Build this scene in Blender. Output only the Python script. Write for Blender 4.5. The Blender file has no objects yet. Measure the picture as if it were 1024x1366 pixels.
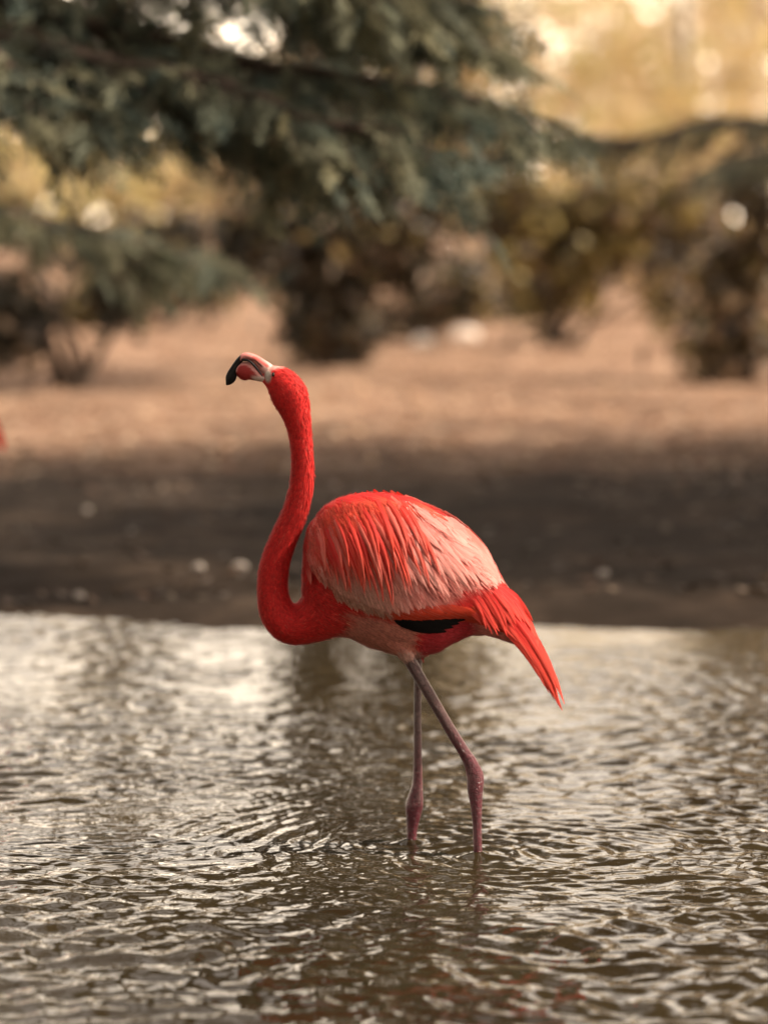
import bpy, bmesh, math
import numpy as np
from mathutils import Vector, Matrix

# ------------------------------------------------------------------ camera, sky, sun, exposure
SC = bpy.context.scene
COL = SC.collection
FPX = 4200.0                       # focal length in pixels of the 1024-wide photograph
CAM = np.array([0.0, -7.0, 1.41])
PITCH = math.atan(393.0 / FPX)
cam_data = bpy.data.cameras.new('camera')
cam = bpy.data.objects.new('camera', cam_data)
COL.objects.link(cam)
cam.location = CAM
cam.rotation_euler = (math.pi / 2 - PITCH, 0, 0)
cam_data.sensor_fit = 'HORIZONTAL'
cam_data.sensor_width = 36.0
cam_data.lens = FPX / 1024 * 36.0
cam_data.clip_start = 0.1
cam_data.clip_end = 3000
cam_data.dof.use_dof = True
cam_data.dof.focus_distance = 6.82
cam_data.dof.aperture_fstop = (cam_data.lens / 1000) / 0.066
cam_data.dof.aperture_blades = 0
SC.camera = cam

SUN_EL = math.radians(47)
SUN_AZ = math.radians(93)          # clockwise from +Y (away from the camera)
world = bpy.data.worlds.new('World')
SC.world = world
world.use_nodes = True
wn = world.node_tree
wn.nodes.clear()
w_out = wn.nodes.new('ShaderNodeOutputWorld')
w_bg = wn.nodes.new('ShaderNodeBackground')
w_sky = wn.nodes.new('ShaderNodeTexSky')
w_sky.sky_type = 'NISHITA'
w_sky.sun_disc = False
w_sky.sun_elevation = SUN_EL
w_sky.sun_rotation = SUN_AZ
w_sky.air_density = 1.0
w_sky.dust_density = 4.0
w_sky.ozone_density = 0.6
w_bg.inputs['Strength'].default_value = 0.10
# thin pale haze veil, the same all round, thicker towards the horizon
w_tc = wn.nodes.new('ShaderNodeTexCoord')
w_sep = wn.nodes.new('ShaderNodeSeparateXYZ'); wn.links.new(w_tc.outputs['Generated'], w_sep.inputs[0])


def wmath(op, a, b=None):
    n = wn.nodes.new('ShaderNodeMath'); n.operation = op
    for i, x in enumerate((a, b)):
        if x is None: continue
        if isinstance(x, (int, float)): n.inputs[i].default_value = x
        else: wn.links.new(x, n.inputs[i])
    return n.outputs[0]


HAZE_TAU, HAZE_L = 0.055, 78.0
w_t = wmath('DIVIDE', -HAZE_TAU, wmath('MAXIMUM', w_sep.outputs[2], 0.03))
w_veil = wmath('MULTIPLY', wmath('SUBTRACT', 1.0, wmath('EXPONENT', w_t)), HAZE_L)
w_col = wn.nodes.new('ShaderNodeVectorMath'); w_col.operation = 'SCALE'
w_col.inputs[0].default_value = (1.0, 0.88, 0.71)
wn.links.new(w_veil, w_col.inputs['Scale'])
w_add = wn.nodes.new('ShaderNodeVectorMath'); w_add.operation = 'ADD'
wn.links.new(w_sky.outputs[0], w_add.inputs[0]); wn.links.new(w_col.outputs[0], w_add.inputs[1])
wn.links.new(w_add.outputs[0], w_bg.inputs['Color'])
wn.links.new(w_bg.outputs[0], w_out.inputs['Surface'])

sun_data = bpy.data.lights.new('sun', 'SUN')
sun_data.energy = 5.0
sun_data.angle = math.radians(0.6)
sun_data.color = (1.0, 0.90, 0.77)
sun = bpy.data.objects.new('sun', sun_data)
COL.objects.link(sun)
to_sun = Vector((math.sin(SUN_AZ) * math.cos(SUN_EL), math.cos(SUN_AZ) * math.cos(SUN_EL), math.sin(SUN_EL)))
sun.rotation_euler = to_sun.to_track_quat('Z', 'Y').to_euler()
sun.location = (6, -3, 9)

SC.view_settings.view_transform = 'Standard'
SC.view_settings.look = 'None'
SC.view_settings.gamma = 1.0
SC.view_settings.exposure = 0.18
SC.view_settings.use_curve_mapping = False
SC.view_settings.use_white_balance = True
SC.view_settings.white_balance_temperature = 7200
SC.view_settings.white_balance_tint = 14
SC.render.engine = 'CYCLES'
SC.cycles.use_denoising = True
SC.cycles.max_bounces = 8

RNG = np.random.default_rng(11)

# ------------------------------------------------------------------ helpers
CP, SP_ = math.cos(PITCH), math.sin(PITCH)


def P(u, v, Y):
    """photo pixel (1024 x 1366) -> point on the upright plane y = Y"""
    u = np.asarray(u, float); v = np.asarray(v, float); Y = np.asarray(Y, float)
    a = (u - 512) / FPX
    b = -(v - 683) / FPX
    dy = CP + b * SP_
    dz = -SP_ + b * CP
    t = (Y - CAM[1]) / dy
    return np.stack(np.broadcast_arrays(CAM[0] + a * t, Y, CAM[2] + dz * t), -1)


def Q(p):
    """point -> photo pixel"""
    d = np.asarray(p, float) - CAM
    f = d[..., 1] * CP - d[..., 2] * SP_
    up = d[..., 1] * SP_ + d[..., 2] * CP
    return 512 + FPX * d[..., 0] / f, 683 - FPX * up / f


def tag(o, label=None, cat=None, group=None, kind=None):
    if label: o['label'] = label
    if cat: o['category'] = cat
    if group: o['group'] = group
    if kind: o['kind'] = kind
    return o


def empty(name, loc):
    o = bpy.data.objects.new(name, None)
    o.location = loc
    o.empty_display_size = 0.1
    COL.objects.link(o)
    return o


def face_along(v, nrm):
    """triangle soup: flip the triangles whose normal runs against nrm"""
    t = v.reshape(-1, 3, 3)
    g = np.cross(t[:, 1] - t[:, 0], t[:, 2] - t[:, 0])
    flip = (g * nrm).sum(1) < 0
    t = t.copy(); t[flip] = t[flip][:, [1, 0, 2]]
    return t.reshape(-1, 3)


def mesh_obj(name, verts, faces, mat=None, parent=None, smooth=True, colors=None, uvs=None, origin=None):
    """faces: int array (n,3)/(n,4) or a list of index tuples; uvs per vertex"""
    verts = np.asarray(verts, float)
    if origin is not None:
        verts = verts - np.asarray(origin, float)
    me = bpy.data.meshes.new(name)
    if isinstance(faces, np.ndarray):
        nf, k = faces.shape
        me.vertices.add(len(verts))
        me.vertices.foreach_set('co', verts.astype(np.float32).ravel())
        me.loops.add(nf * k)
        me.loops.foreach_set('vertex_index', faces.astype(np.int32).ravel())
        me.polygons.add(nf)
        me.polygons.foreach_set('loop_start', np.arange(0, nf * k, k, dtype=np.int32))
        me.update(calc_edges=True)
    else:
        me.from_pydata(verts.tolist(), [], faces)
    me.validate()
    if smooth:
        me.polygons.foreach_set('use_smooth', np.ones(len(me.polygons), bool))
    if colors is not None:
        set_colors(me, colors)
    if uvs is not None:
        uv = me.uv_layers.new(name='UVMap')
        li = np.empty(len(me.loops), np.int32)
        me.loops.foreach_get('vertex_index', li)
        uv.data.foreach_set('uv', np.asarray(uvs, np.float32)[li].ravel())
    if mat: me.materials.append(mat)
    o = bpy.data.objects.new(name, me)
    COL.objects.link(o)
    if parent: o.parent = parent
    return o


def set_colors(me, colors):
    c = np.asarray(colors, np.float32)
    if c.shape[1] == 3:
        c = np.concatenate([c, np.ones((len(c), 1), np.float32)], 1)
    at = me.color_attributes.new('Col', 'FLOAT_COLOR', 'POINT')
    at.data.foreach_set('color', c.ravel())


def smooth01(x):
    x = np.clip(x, 0, 1)
    return x * x * (3 - 2 * x)


def vnoise(x, y, seed=0):
    """cheap value noise"""
    def h(i, j):
        n = np.sin(i * 127.1 + j * 311.7 + seed * 74.7) * 43758.5453
        return n - np.floor(n)
    xi, yi = np.floor(x), np.floor(y)
    xf, yf = x - xi, y - yi
    xf = xf * xf * (3 - 2 * xf); yf = yf * yf * (3 - 2 * yf)
    a, b, c, d = h(xi, yi), h(xi + 1, yi), h(xi, yi + 1), h(xi + 1, yi + 1)
    return (a * (1 - xf) + b * xf) * (1 - yf) + (c * (1 - xf) + d * xf) * yf - 0.5


def grid_faces(nr, nc, wrap=False):
    r = np.arange(nr - 1)[:, None]
    c = np.arange(nc if wrap else nc - 1)[None, :]
    c2 = (c + 1) % nc
    f = np.stack([r * nc + c, r * nc + c2, (r + 1) * nc + c2, (r + 1) * nc + c], -1)
    return f.reshape(-1, 4)


def tube(points, radii, n=10, flat=1.0, flat_axis=None, caps=True):
    """tube along a polyline; radii scalar or (a, b) pairs; returns verts, faces(list)"""
    pts = np.asarray(points, float)
    m = len(pts)
    tang = np.gradient(pts, axis=0)
    tang /= np.linalg.norm(tang, axis=1)[:, None] + 1e-12
    ref = np.array([0, 1.0, 0]) if flat_axis is None else np.asarray(flat_axis, float)
    V = []
    for i in range(m):
        t = tang[i]
        b = ref - t * ref.dot(t)
        if np.linalg.norm(b) < 1e-3:
            r2 = np.array([1.0, 0.1, 0]); b = r2 - t * r2.dot(t)
        b /= np.linalg.norm(b)
        a = np.cross(t, b)
        ra = radii[i]
        ra, rb = (ra, ra * flat) if np.isscalar(ra) else ra
        ph = np.linspace(0, 2 * math.pi, n, endpoint=False)
        V.append(pts[i] + np.cos(ph)[:, None] * a * ra + np.sin(ph)[:, None] * b * rb)
    V = np.concatenate(V)
    F = [tuple(int(x) for x in f) for f in grid_faces(m, n, True)]
    if caps:
        F.append(tuple(range(n - 1, -1, -1)))
        F.append(tuple((m - 1) * n + k for k in range(n)))
    return V, F


def spline(pts, n):
    """Catmull-Rom through rows of pts (any number of columns)"""
    p = np.asarray(pts, float)
    p = np.vstack([2 * p[0] - p[1], p, 2 * p[-1] - p[-2]])
    m = len(p) - 3
    out = []
    for s in np.linspace(0, m - 1e-9, n):
        i = int(s); t = s - i
        a, b, c, d = p[i], p[i + 1], p[i + 2], p[i + 3]
        out.append(0.5 * (2 * b + (c - a) * t + (2 * a - 5 * b + 4 * c - d) * t * t + (3 * b - a - 3 * c + d) * t ** 3))
    return np.array(out)


class MB:
    """collects tubes / arrays into one mesh"""
    def __init__(self): self.v = []; self.f = []; self.n = 0

    def add(self, v, f):
        for q in f: self.f.append(tuple(int(k) + self.n for k in q))
        self.v.append(np.asarray(v)); self.n += len(v)

    def build(self, name, mat, parent=None, **k):
        return mesh_obj(name, np.concatenate(self.v), self.f, mat, parent, **k)


# ------------------------------------------------------------------ materials
def new_mat(name):
    m = bpy.data.materials.new(name)
    m.use_nodes = True
    nt = m.node_tree
    return m, nt, nt.nodes['Principled BSDF'], nt.nodes['Material Output']


def node(nt, kind, **kw):
    n = nt.nodes.new(kind)
    for k, v in kw.items():
        if k in n.inputs: n.inputs[k].default_value = v
        else: setattr(n, k, v)
    return n


def ramp(nt, src, stops):
    r = nt.nodes.new('ShaderNodeValToRGB')
    el = r.color_ramp.elements
    while len(el) < len(stops): el.new(0.5)
    for e, (p, c) in zip(el, stops):
        e.position = p; e.color = (*c, 1) if len(c) == 3 else c
    nt.links.new(src, r.inputs[0])
    return r


def math_node(nt, op, a, b=None, clamp=False):
    n = nt.nodes.new('ShaderNodeMath'); n.operation = op; n.use_clamp = clamp
    for i, x in enumerate((a, b)):
        if x is None: continue
        if isinstance(x, (int, float)): n.inputs[i].default_value = x
        else: nt.links.new(x, n.inputs[i])
    return n.outputs[0]


def mix_col(nt, fac, a, b, mode='MIX'):
    n = nt.nodes.new('ShaderNodeMix'); n.data_type = 'RGBA'; n.blend_type = mode
    for s, x in ((0, fac), (6, a), (7, b)):
        if isinstance(x, (int, float)): n.inputs[s].default_value = x
        elif isinstance(x, tuple): n.inputs[s].default_value = (*x, 1) if len(x) == 3 else x
        else: nt.links.new(x, n.inputs[s])
    return n.outputs[2]


def mat_feather():
    m, nt, b, out = new_mat('feather')
    L = nt.links.new
    at = node(nt, 'ShaderNodeAttribute', attribute_name='Col')
    uv = node(nt, 'ShaderNodeUVMap')
    sep = node(nt, 'ShaderNodeSeparateXYZ'); L(uv.outputs[0], sep.inputs[0])
    x, y = sep.outputs[0], sep.outputs[1]                     # x: -1..1 across, y: 0..1 along
    ax = math_node(nt, 'ABSOLUTE', x)
    oi = node(nt, 'ShaderNodeObjectInfo')
    rnd = math_node(nt, 'MULTIPLY', oi.outputs['Random'], 37.0)
    # barbs run outward and forward from the shaft
    bar = math_node(nt, 'SUBTRACT', math_node(nt, 'MULTIPLY', y, 46.0), math_node(nt, 'MULTIPLY', ax, 16.0))
    comb = node(nt, 'ShaderNodeCombineXYZ')
    L(bar, comb.inputs[0]); L(rnd, comb.inputs[1]); L(math_node(nt, 'SIGN', x), comb.inputs[2])
    n1 = node(nt, 'ShaderNodeTexNoise', Scale=0.9, Detail=4.0, Roughness=0.7); L(comb.outputs[0], n1.inputs['Vector'])
    # long splits along the vane
    c2 = node(nt, 'ShaderNodeCombineXYZ')
    L(math_node(nt, 'MULTIPLY', x, 4.0), c2.inputs[0]); L(math_node(nt, 'MULTIPLY', y, 2.2), c2.inputs[1]); L(rnd, c2.inputs[2])
    n2 = node(nt, 'ShaderNodeTexNoise', Scale=1.3, Detail=3.0); L(c2.outputs[0], n2.inputs['Vector'])
    tone = math_node(nt, 'ADD', math_node(nt, 'MULTIPLY', n1.outputs[0], 0.55), math_node(nt, 'MULTIPLY', n2.outputs[0], 0.5))
    tn = ramp(nt, tone, [(0.25, (0.62, 0.50, 0.47)), (0.52, (1, 1, 1)), (0.8, (1.16, 1.32, 1.30))])
    col = mix_col(nt, 1.0, at.outputs['Color'], tn.outputs[0], 'MULTIPLY')
    # pale shaft
    sh = math_node(nt, 'LESS_THAN', ax, 0.055)
    col = mix_col(nt, math_node(nt, 'MULTIPLY', sh, 0.10), col, (0.85, 0.62, 0.55))
    L(col, b.inputs['Base Color'])
    b.inputs['Roughness'].default_value = 0.55
    b.inputs['Specular IOR Level'].default_value = 0.2
    b.inputs['Sheen Weight'].default_value = 0.03
    b.inputs['Sheen Roughness'].default_value = 0.4
    bmp = node(nt, 'ShaderNodeBump', Strength=0.5, Distance=0.002)
    L(tone, bmp.inputs['Height']); L(bmp.outputs[0], b.inputs['Normal'])
    tr = node(nt, 'ShaderNodeBsdfTranslucent'); L(col, tr.inputs['Color'])
    mx = node(nt, 'ShaderNodeMixShader', Fac=0.22); L(b.outputs[0], mx.inputs[1]); L(tr.outputs[0], mx.inputs[2])
    # frayed outer edge
    edge = math_node(nt, 'ADD', ax, math_node(nt, 'MULTIPLY', math_node(nt, 'SUBTRACT', n1.outputs[0], 0.5), 0.95))
    tipf = math_node(nt, 'MULTIPLY', math_node(nt, 'POWER', y, 6.0), 0.25)
    alpha = math_node(nt, 'GREATER_THAN', math_node(nt, 'ADD', edge, tipf), 0.97)
    tp = node(nt, 'ShaderNodeBsdfTransparent')
    m2 = node(nt, 'ShaderNodeMixShader'); L(alpha, m2.inputs[0]); L(mx.outputs[0], m2.inputs[1]); L(tp.outputs[0], m2.inputs[2])
    L(m2.outputs[0], out.inputs['Surface'])
    return m


def mat_plumage():
    m, nt, b, out = new_mat('plumage')
    L = nt.links.new
    at = node(nt, 'ShaderNodeAttribute', attribute_name='Col')
    tc = node(nt, 'ShaderNodeTexCoord')
    n = node(nt, 'ShaderNodeTexNoise', Scale=120.0, Detail=4.0, Roughness=0.65); L(tc.outputs['Object'], n.inputs['Vector'])
    r = ramp(nt, n.outputs[0], [(0.3, (0.72, 0.65, 0.65)), (0.55, (1, 1, 1)), (0.8, (1.15, 1.4, 1.35))])
    L(mix_col(nt, 1.0, at.outputs['Color'], r.outputs[0], 'MULTIPLY'), b.inputs['Base Color'])
    b.inputs['Roughness'].default_value = 0.7
    b.inputs['Specular IOR Level'].default_value = 0.2
    b.inputs['Sheen Weight'].default_value = 0.04
    bmp = node(nt, 'ShaderNodeBump', Strength=0.35, Distance=0.003); L(n.outputs[0], bmp.inputs['Height']); L(bmp.outputs[0], b.inputs['Normal'])
    return m


def mat_attr(name, rough=0.5, spec=0.5, scale=180.0, bump=0.3, dist=0.001, var=0.25, stretch=(1, 1, 1)):
    m, nt, b, out = new_mat(name)
    L = nt.links.new
    at = node(nt, 'ShaderNodeAttribute', attribute_name='Col')
    tc = node(nt, 'ShaderNodeTexCoord')
    mp = node(nt, 'ShaderNodeMapping'); mp.inputs['Scale'].default_value = stretch
    L(tc.outputs['Object'], mp.inputs['Vector'])
    n = node(nt, 'ShaderNodeTexNoise', Scale=scale, Detail=4.0, Roughness=0.6); L(mp.outputs[0], n.inputs['Vector'])
    lo, hi = 1 - var, 1 + var
    r = ramp(nt, n.outputs[0], [(0.3, (lo, lo, lo)), (0.7, (hi, hi, hi))])
    L(mix_col(nt, 1.0, at.outputs['Color'], r.outputs[0], 'MULTIPLY'), b.inputs['Base Color'])
    b.inputs['Roughness'].default_value = rough
    b.inputs['Specular IOR Level'].default_value = spec
    bmp = node(nt, 'ShaderNodeBump', Strength=bump, Distance=dist); L(n.outputs[0], bmp.inputs['Height']); L(bmp.outputs[0], b.inputs['Normal'])
    return m


def mat_leg():
    m = mat_attr('leg_skin', 0.3, 0.5, 240, 0.6, 0.0012, 0.35, (2.2, 2.2, 0.9))
    nt = m.node_tree; L = nt.links.new
    b = nt.nodes['Principled BSDF']
    tc = node(nt, 'ShaderNodeTexCoord')
    mp = node(nt, 'ShaderNodeMapping'); mp.inputs['Scale'].default_value = (1, 1, 0.6)
    L(tc.outputs['Object'], mp.inputs['Vector'])
    vo = node(nt, 'ShaderNodeTexVoronoi', Scale=190.0); vo.feature = 'DISTANCE_TO_EDGE'; L(mp.outputs[0], vo.inputs['Vector'])
    ed = ramp(nt, vo.outputs['Distance'], [(0.0, (0.35, 0.3, 0.3)), (0.12, (1, 1, 1))])
    old = b.inputs['Base Color'].links[0].from_socket
    L(mix_col(nt, 0.8, old, ed.outputs[0], 'MULTIPLY'), b.inputs['Base Color'])
    bmp = node(nt, 'ShaderNodeBump', Strength=0.9, Distance=0.0015); L(ed.outputs[0], bmp.inputs['Height'])
    L(b.inputs['Normal'].links[0].from_socket, bmp.inputs['Normal']); L(bmp.outputs[0], b.inputs['Normal'])
    return m


def mat_leaf(name, rough=0.5, trans=0.3, spec=0.4):
    m, nt, b, out = new_mat(name)
    L = nt.links.new
    at = node(nt, 'ShaderNodeAttribute', attribute_name='Col')
    L(at.outputs['Color'], b.inputs['Base Color'])
    b.inputs['Roughness'].default_value = rough
    b.inputs['Specular IOR Level'].default_value = spec
    tr = node(nt, 'ShaderNodeBsdfTranslucent'); L(at.outputs['Color'], tr.inputs['Color'])
    mx = node(nt, 'ShaderNodeMixShader', Fac=trans)
    L(b.outputs[0], mx.inputs[1]); L(tr.outputs[0], mx.inputs[2]); L(mx.outputs[0], out.inputs['Surface'])
    return m


def mat_bark():
    m, nt, b, out = new_mat('bark')
    L = nt.links.new
    tc = node(nt, 'ShaderNodeTexCoord')
    mp = node(nt, 'ShaderNodeMapping'); mp.inputs['Scale'].default_value = (9, 9, 1.6)
    L(tc.outputs['Object'], mp.inputs['Vector'])
    n = node(nt, 'ShaderNodeTexNoise', Scale=2.0, Detail=6.0, Roughness=0.7); L(mp.outputs[0], n.inputs['Vector'])
    r = ramp(nt, n.outputs[0], [(0.3, (0.035, 0.024, 0.017)), (0.7, (0.13, 0.09, 0.065))])
    L(r.outputs[0], b.inputs['Base Color']); b.inputs['Roughness'].default_value = 0.9
    bmp = node(nt, 'ShaderNodeBump', Strength=0.8, Distance=0.03); L(n.outputs[0], bmp.inputs['Height']); L(bmp.outputs[0], b.inputs['Normal'])
    return m


def mat_water():
    m, nt, b, out = new_mat('murky_water')
    L = nt.links.new
    tc = node(nt, 'ShaderNodeTexCoord')
    n0 = node(nt, 'ShaderNodeTexNoise', Scale=1.7, Detail=3.0); L(tc.outputs['Object'], n0.inputs['Vector'])
    r = ramp(nt, n0.outputs[0], [(0.35, (0.020, 0.014, 0.007)), (0.65, (0.034, 0.025, 0.012))])
    L(r.outputs[0], b.inputs['Base Color'])
    b.inputs['Roughness'].default_value = 0.025
    b.inputs['IOR'].default_value = 1.333
    n1 = node(nt, 'ShaderNodeTexNoise', Scale=38.0, Detail=1.5, Roughness=0.5, Distortion=0.6); L(tc.outputs['Object'], n1.inputs['Vector'])
    n2 = node(nt, 'ShaderNodeTexNoise', Scale=1.1, Detail=2.0); L(tc.outputs['Object'], n2.inputs['Vector'])
    k = ramp(nt, n2.outputs[0], [(0.35, (0.25,) * 3), (0.65, (1.0,) * 3)])
    bmp = node(nt, 'ShaderNodeBump', Strength=1.0, Distance=0.0014)
    L(math_node(nt, 'MULTIPLY', n1.outputs[0], k.outputs[0]), bmp.inputs['Height'])
    L(bmp.outputs[0], b.inputs['Normal'])
    return m


def mat_ground():
    m, nt, b, out = new_mat('leafy_soil')
    L = nt.links.new
    tc = node(nt, 'ShaderNodeTexCoord')
    geo = node(nt, 'ShaderNodeNewGeometry')
    sep = node(nt, 'ShaderNodeSeparateXYZ'); L(geo.outputs['Position'], sep.inputs[0])
    n1 = node(nt, 'ShaderNodeTexNoise', Scale=9.0, Detail=8.0, Roughness=0.75); L(tc.outputs['Object'], n1.inputs['Vector'])
    n2 = node(nt, 'ShaderNodeTexNoise', Scale=0.7, Detail=4.0); L(tc.outputs['Object'], n2.inputs['Vector'])
    n3 = node(nt, 'ShaderNodeTexNoise', Scale=1.6, Detail=3.0, Roughness=0.6); L(tc.outputs['Object'], n3.inputs['Vector'])
    nmix = math_node(nt, 'ADD', math_node(nt, 'MULTIPLY', n1.outputs[0], 0.4), math_node(nt, 'MULTIPLY', n3.outputs[0], 0.6))
    litter = ramp(nt, nmix, [(0.32, (0.12, 0.072, 0.048)), (0.5, (0.30, 0.188, 0.128)), (0.68, (0.50, 0.34, 0.24))])
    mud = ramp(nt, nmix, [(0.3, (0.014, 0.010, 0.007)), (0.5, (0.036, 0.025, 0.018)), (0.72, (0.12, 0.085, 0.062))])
    # wet mud, its colour deepened for the bank's shade; leaf litter further up
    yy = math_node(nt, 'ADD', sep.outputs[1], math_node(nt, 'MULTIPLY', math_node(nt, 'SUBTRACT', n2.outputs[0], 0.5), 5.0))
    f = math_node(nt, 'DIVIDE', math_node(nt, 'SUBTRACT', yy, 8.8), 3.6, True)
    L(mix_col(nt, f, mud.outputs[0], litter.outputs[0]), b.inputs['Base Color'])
    b.inputs['Roughness'].default_value = 0.95
    b.inputs['Specular IOR Level'].default_value = 0.08
    bmp = node(nt, 'ShaderNodeBump', Strength=0.8, Distance=0.04); L(n1.outputs[0], bmp.inputs['Height']); L(bmp.outputs[0], b.inputs['Normal'])
    return m


black_mat, _nt, _b, _ = new_mat('black_feather')
_b.inputs['Base Color'].default_value = (0.006, 0.005, 0.005, 1); _b.inputs['Roughness'].default_value = 0.7; _b.inputs['Specular IOR Level'].default_value = 0.1
M = dict(feather=mat_feather(), black=black_mat, plumage=mat_plumage(), bark=mat_bark(), water=mat_water(), ground=mat_ground(),
         bill=mat_attr('bill_horn', 0.42, 0.25, 260, 0.15, 0.0006, 0.12),
         leg=mat_leg(),
         needle=mat_leaf('conifer_needles', 0.6, 0.18, 0.3), leaf=mat_leaf('leaf', 0.45, 0.6, 0.4),
         dark_leaf=mat_leaf('dark_leaf', 0.4, 0.2, 0.5), litter=mat_leaf('dry_leaf', 0.55, 0.1, 0.4),
         stone=mat_attr('pale_stone', 0.6, 0.4, 20, 0.5, 0.02, 0.2))
eye_mat, _nt, _b, _ = new_mat('eye')
_b.inputs['Base Color'].default_value = (0.03, 0.02, 0.012, 1); _b.inputs['Roughness'].default_value = 0.12


# ------------------------------------------------------------------ ground (lake bed, bank, fields) as one sheet
def graded(*segs):
    out = [segs[0][0]]
    for a, b, n in segs:
        out += list(np.linspace(a, b, n + 1)[1:])
    return np.array(out)


def ground_z(x, y):
    shore = 3.86 - 0.24 * np.clip(x, -3, 3) / 1.5 + 0.12 * np.sin(x * 2.3) + 0.08 * np.sin(x * 5.1 + 1) + 0.22 * vnoise(x * 4.0, y * 0 + 0.3, 61) + 0.12 * vnoise(x * 11.0, y * 0 + 0.7, 62)
    d = y - shore
    z = np.interp(d, [-60, -3.2, -1.2, 0, 0.5, 2.5, 9, 20, 60, 2000], [-0.6, -0.25, -0.16, 0, 0.035, 0.06, 0.10, 0.14, 0.22, 0.3])
    rough = np.clip(d + 0.3, 0, 1)
    z = z + rough * (0.05 * vnoise(x * 1.3, y * 1.3, 3) + 0.025 * vnoise(x * 5, y * 5, 5)) * np.where(d < 60, 1, 0)
    return z


gx = graded((-900, -60, 8), (-60, -8, 26), (-8, 8, 130), (8, 60, 26), (60, 900, 8))
gy = graded((-60, -3, 12), (-3, 2, 16), (2, 24, 150), (24, 90, 50), (90, 1800, 12))
GX, GY = np.meshgrid(gx, gy)
gv = np.stack([GX, GY, ground_z(GX, GY)], -1).reshape(-1, 3)
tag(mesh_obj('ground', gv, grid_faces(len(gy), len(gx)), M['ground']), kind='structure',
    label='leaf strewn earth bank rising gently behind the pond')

# ------------------------------------------------------------------ water
LEG_NEAR = P(637, 1141, -0.115)
LEG_FAR = P(549, 1123, 0.035)


def water_z(x, y):
    rng = np.random.default_rng(5)
    wx = x + 0.10 * vnoise(x * 2.6, y * 2.6, 21); wy = y + 0.10 * vnoise(x * 2.6 + 9, y * 2.6, 22)
    z = np.zeros_like(x)
    for i in range(80):
        lam = 0.042 * (0.24 / 0.042) ** rng.random()
        th = rng.normal(math.pi / 2 + 0.2, 0.9)
        k = 2 * math.pi / lam
        sl = 0.0175 * (0.10 / (0.05 + abs(lam - 0.10))) ** 0.3
        z += sl / k * np.sin(k * (wx * math.cos(th) + wy * math.sin(th)) + rng.random() * 6.28)
    patch = 0.22 + 1.35 * np.clip(0.5 + 1.1 * vnoise(x * 1.1, y * 0.8, 31) + 0.7 * vnoise(x * 2.7, y * 2.2, 32), 0, 1)
    z *= patch
    fine = np.clip(vnoise(x * 2.2 + 4, y * 1.6, 51) * 2.4 + 0.35, 0, 1)
    for i in range(16):
        lam = rng.uniform(0.025, 0.038); k = 2 * math.pi / lam; th = rng.normal(math.pi / 2 - 0.1, 0.8)
        z += fine * 0.020 / k * np.sin(k * (wx * math.cos(th) + wy * math.sin(th)) + rng.random() * 6.28)
    for (cx, cy, a, lam, dec) in ((LEG_NEAR[0], LEG_NEAR[1], 0.0042, 0.068, 0.26), (LEG_FAR[0], LEG_FAR[1], 0.0026, 0.060, 0.22),
                                  (-0.75, 0.3, 0.0009, 0.075, 0.6), (0.45, -0.05, 0.0016, 0.045, 0.35), (-1.4, -1.6, 0.0022, 0.085, 0.8),
                                  (1.2, -1.3, 0.0024, 0.1, 0.7)):
        r = np.hypot(x - cx, y - cy)
        rw = r + 0.035 * vnoise(x * 7 + cx, y * 7, 41) + 0.02 * vnoise(x * 15, y * 15, 42)
        z += a * np.clip(0.75 + 1.2 * vnoise(x * 5, y * 5 + cy, 43), 0, 1.4) * np.exp(-r / dec) * np.sin(2 * math.pi * rw / lam - 0.8) * smooth01(r / 0.03)
    # small meniscus and wake at the legs
    for c in (LEG_NEAR, LEG_FAR):
        r = np.hypot(x - c[0], y - c[1]); z += 0.009 * np.exp(-(r / 0.020) ** 2)
    return z


wx_ = graded((-80, -12, 8), (-12, -1.75, 30), (-1.75, 1.75, 540), (1.75, 12, 30), (12, 80, 8))
wy_ = graded((-60, -9, 8), (-9, -2.2, 24), (-2.2, 1.0, 480), (1.0, 4.6, 300), (4.6, 5.2, 4))
WX, WY = np.meshgrid(wx_, wy_)
fade = smooth01((14 - np.abs(WX)) / 10) * smooth01((WY + 12) / 5)
calm = 1 - 0.5 * smooth01((WY - 0.8) / 2.4)
wv = np.stack([WX, WY, water_z(WX, WY) * fade * calm], -1).reshape(-1, 3)
tag(mesh_obj('water', wv, grid_faces(len(wy_), len(wx_)), M['water']), kind='structure', label='rippled brown pond water')

# ------------------------------------------------------------------ flamingo
Y0 = -0.035
ROOT = np.array([float(P(592, 1130, Y0)[0]), Y0, -0.245])
RED = np.array([0.70, 0.026, 0.024]); ORANGE = np.array([0.74, 0.065, 0.032]); PINK = np.array([0.77, 0.235, 0.205])
PALE = np.array([0.80, 0.35, 0.305]); DUSK = np.array([0.67, 0.34, 0.265]); CRIM = np.array([0.50, 0.022, 0.035])

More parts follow.
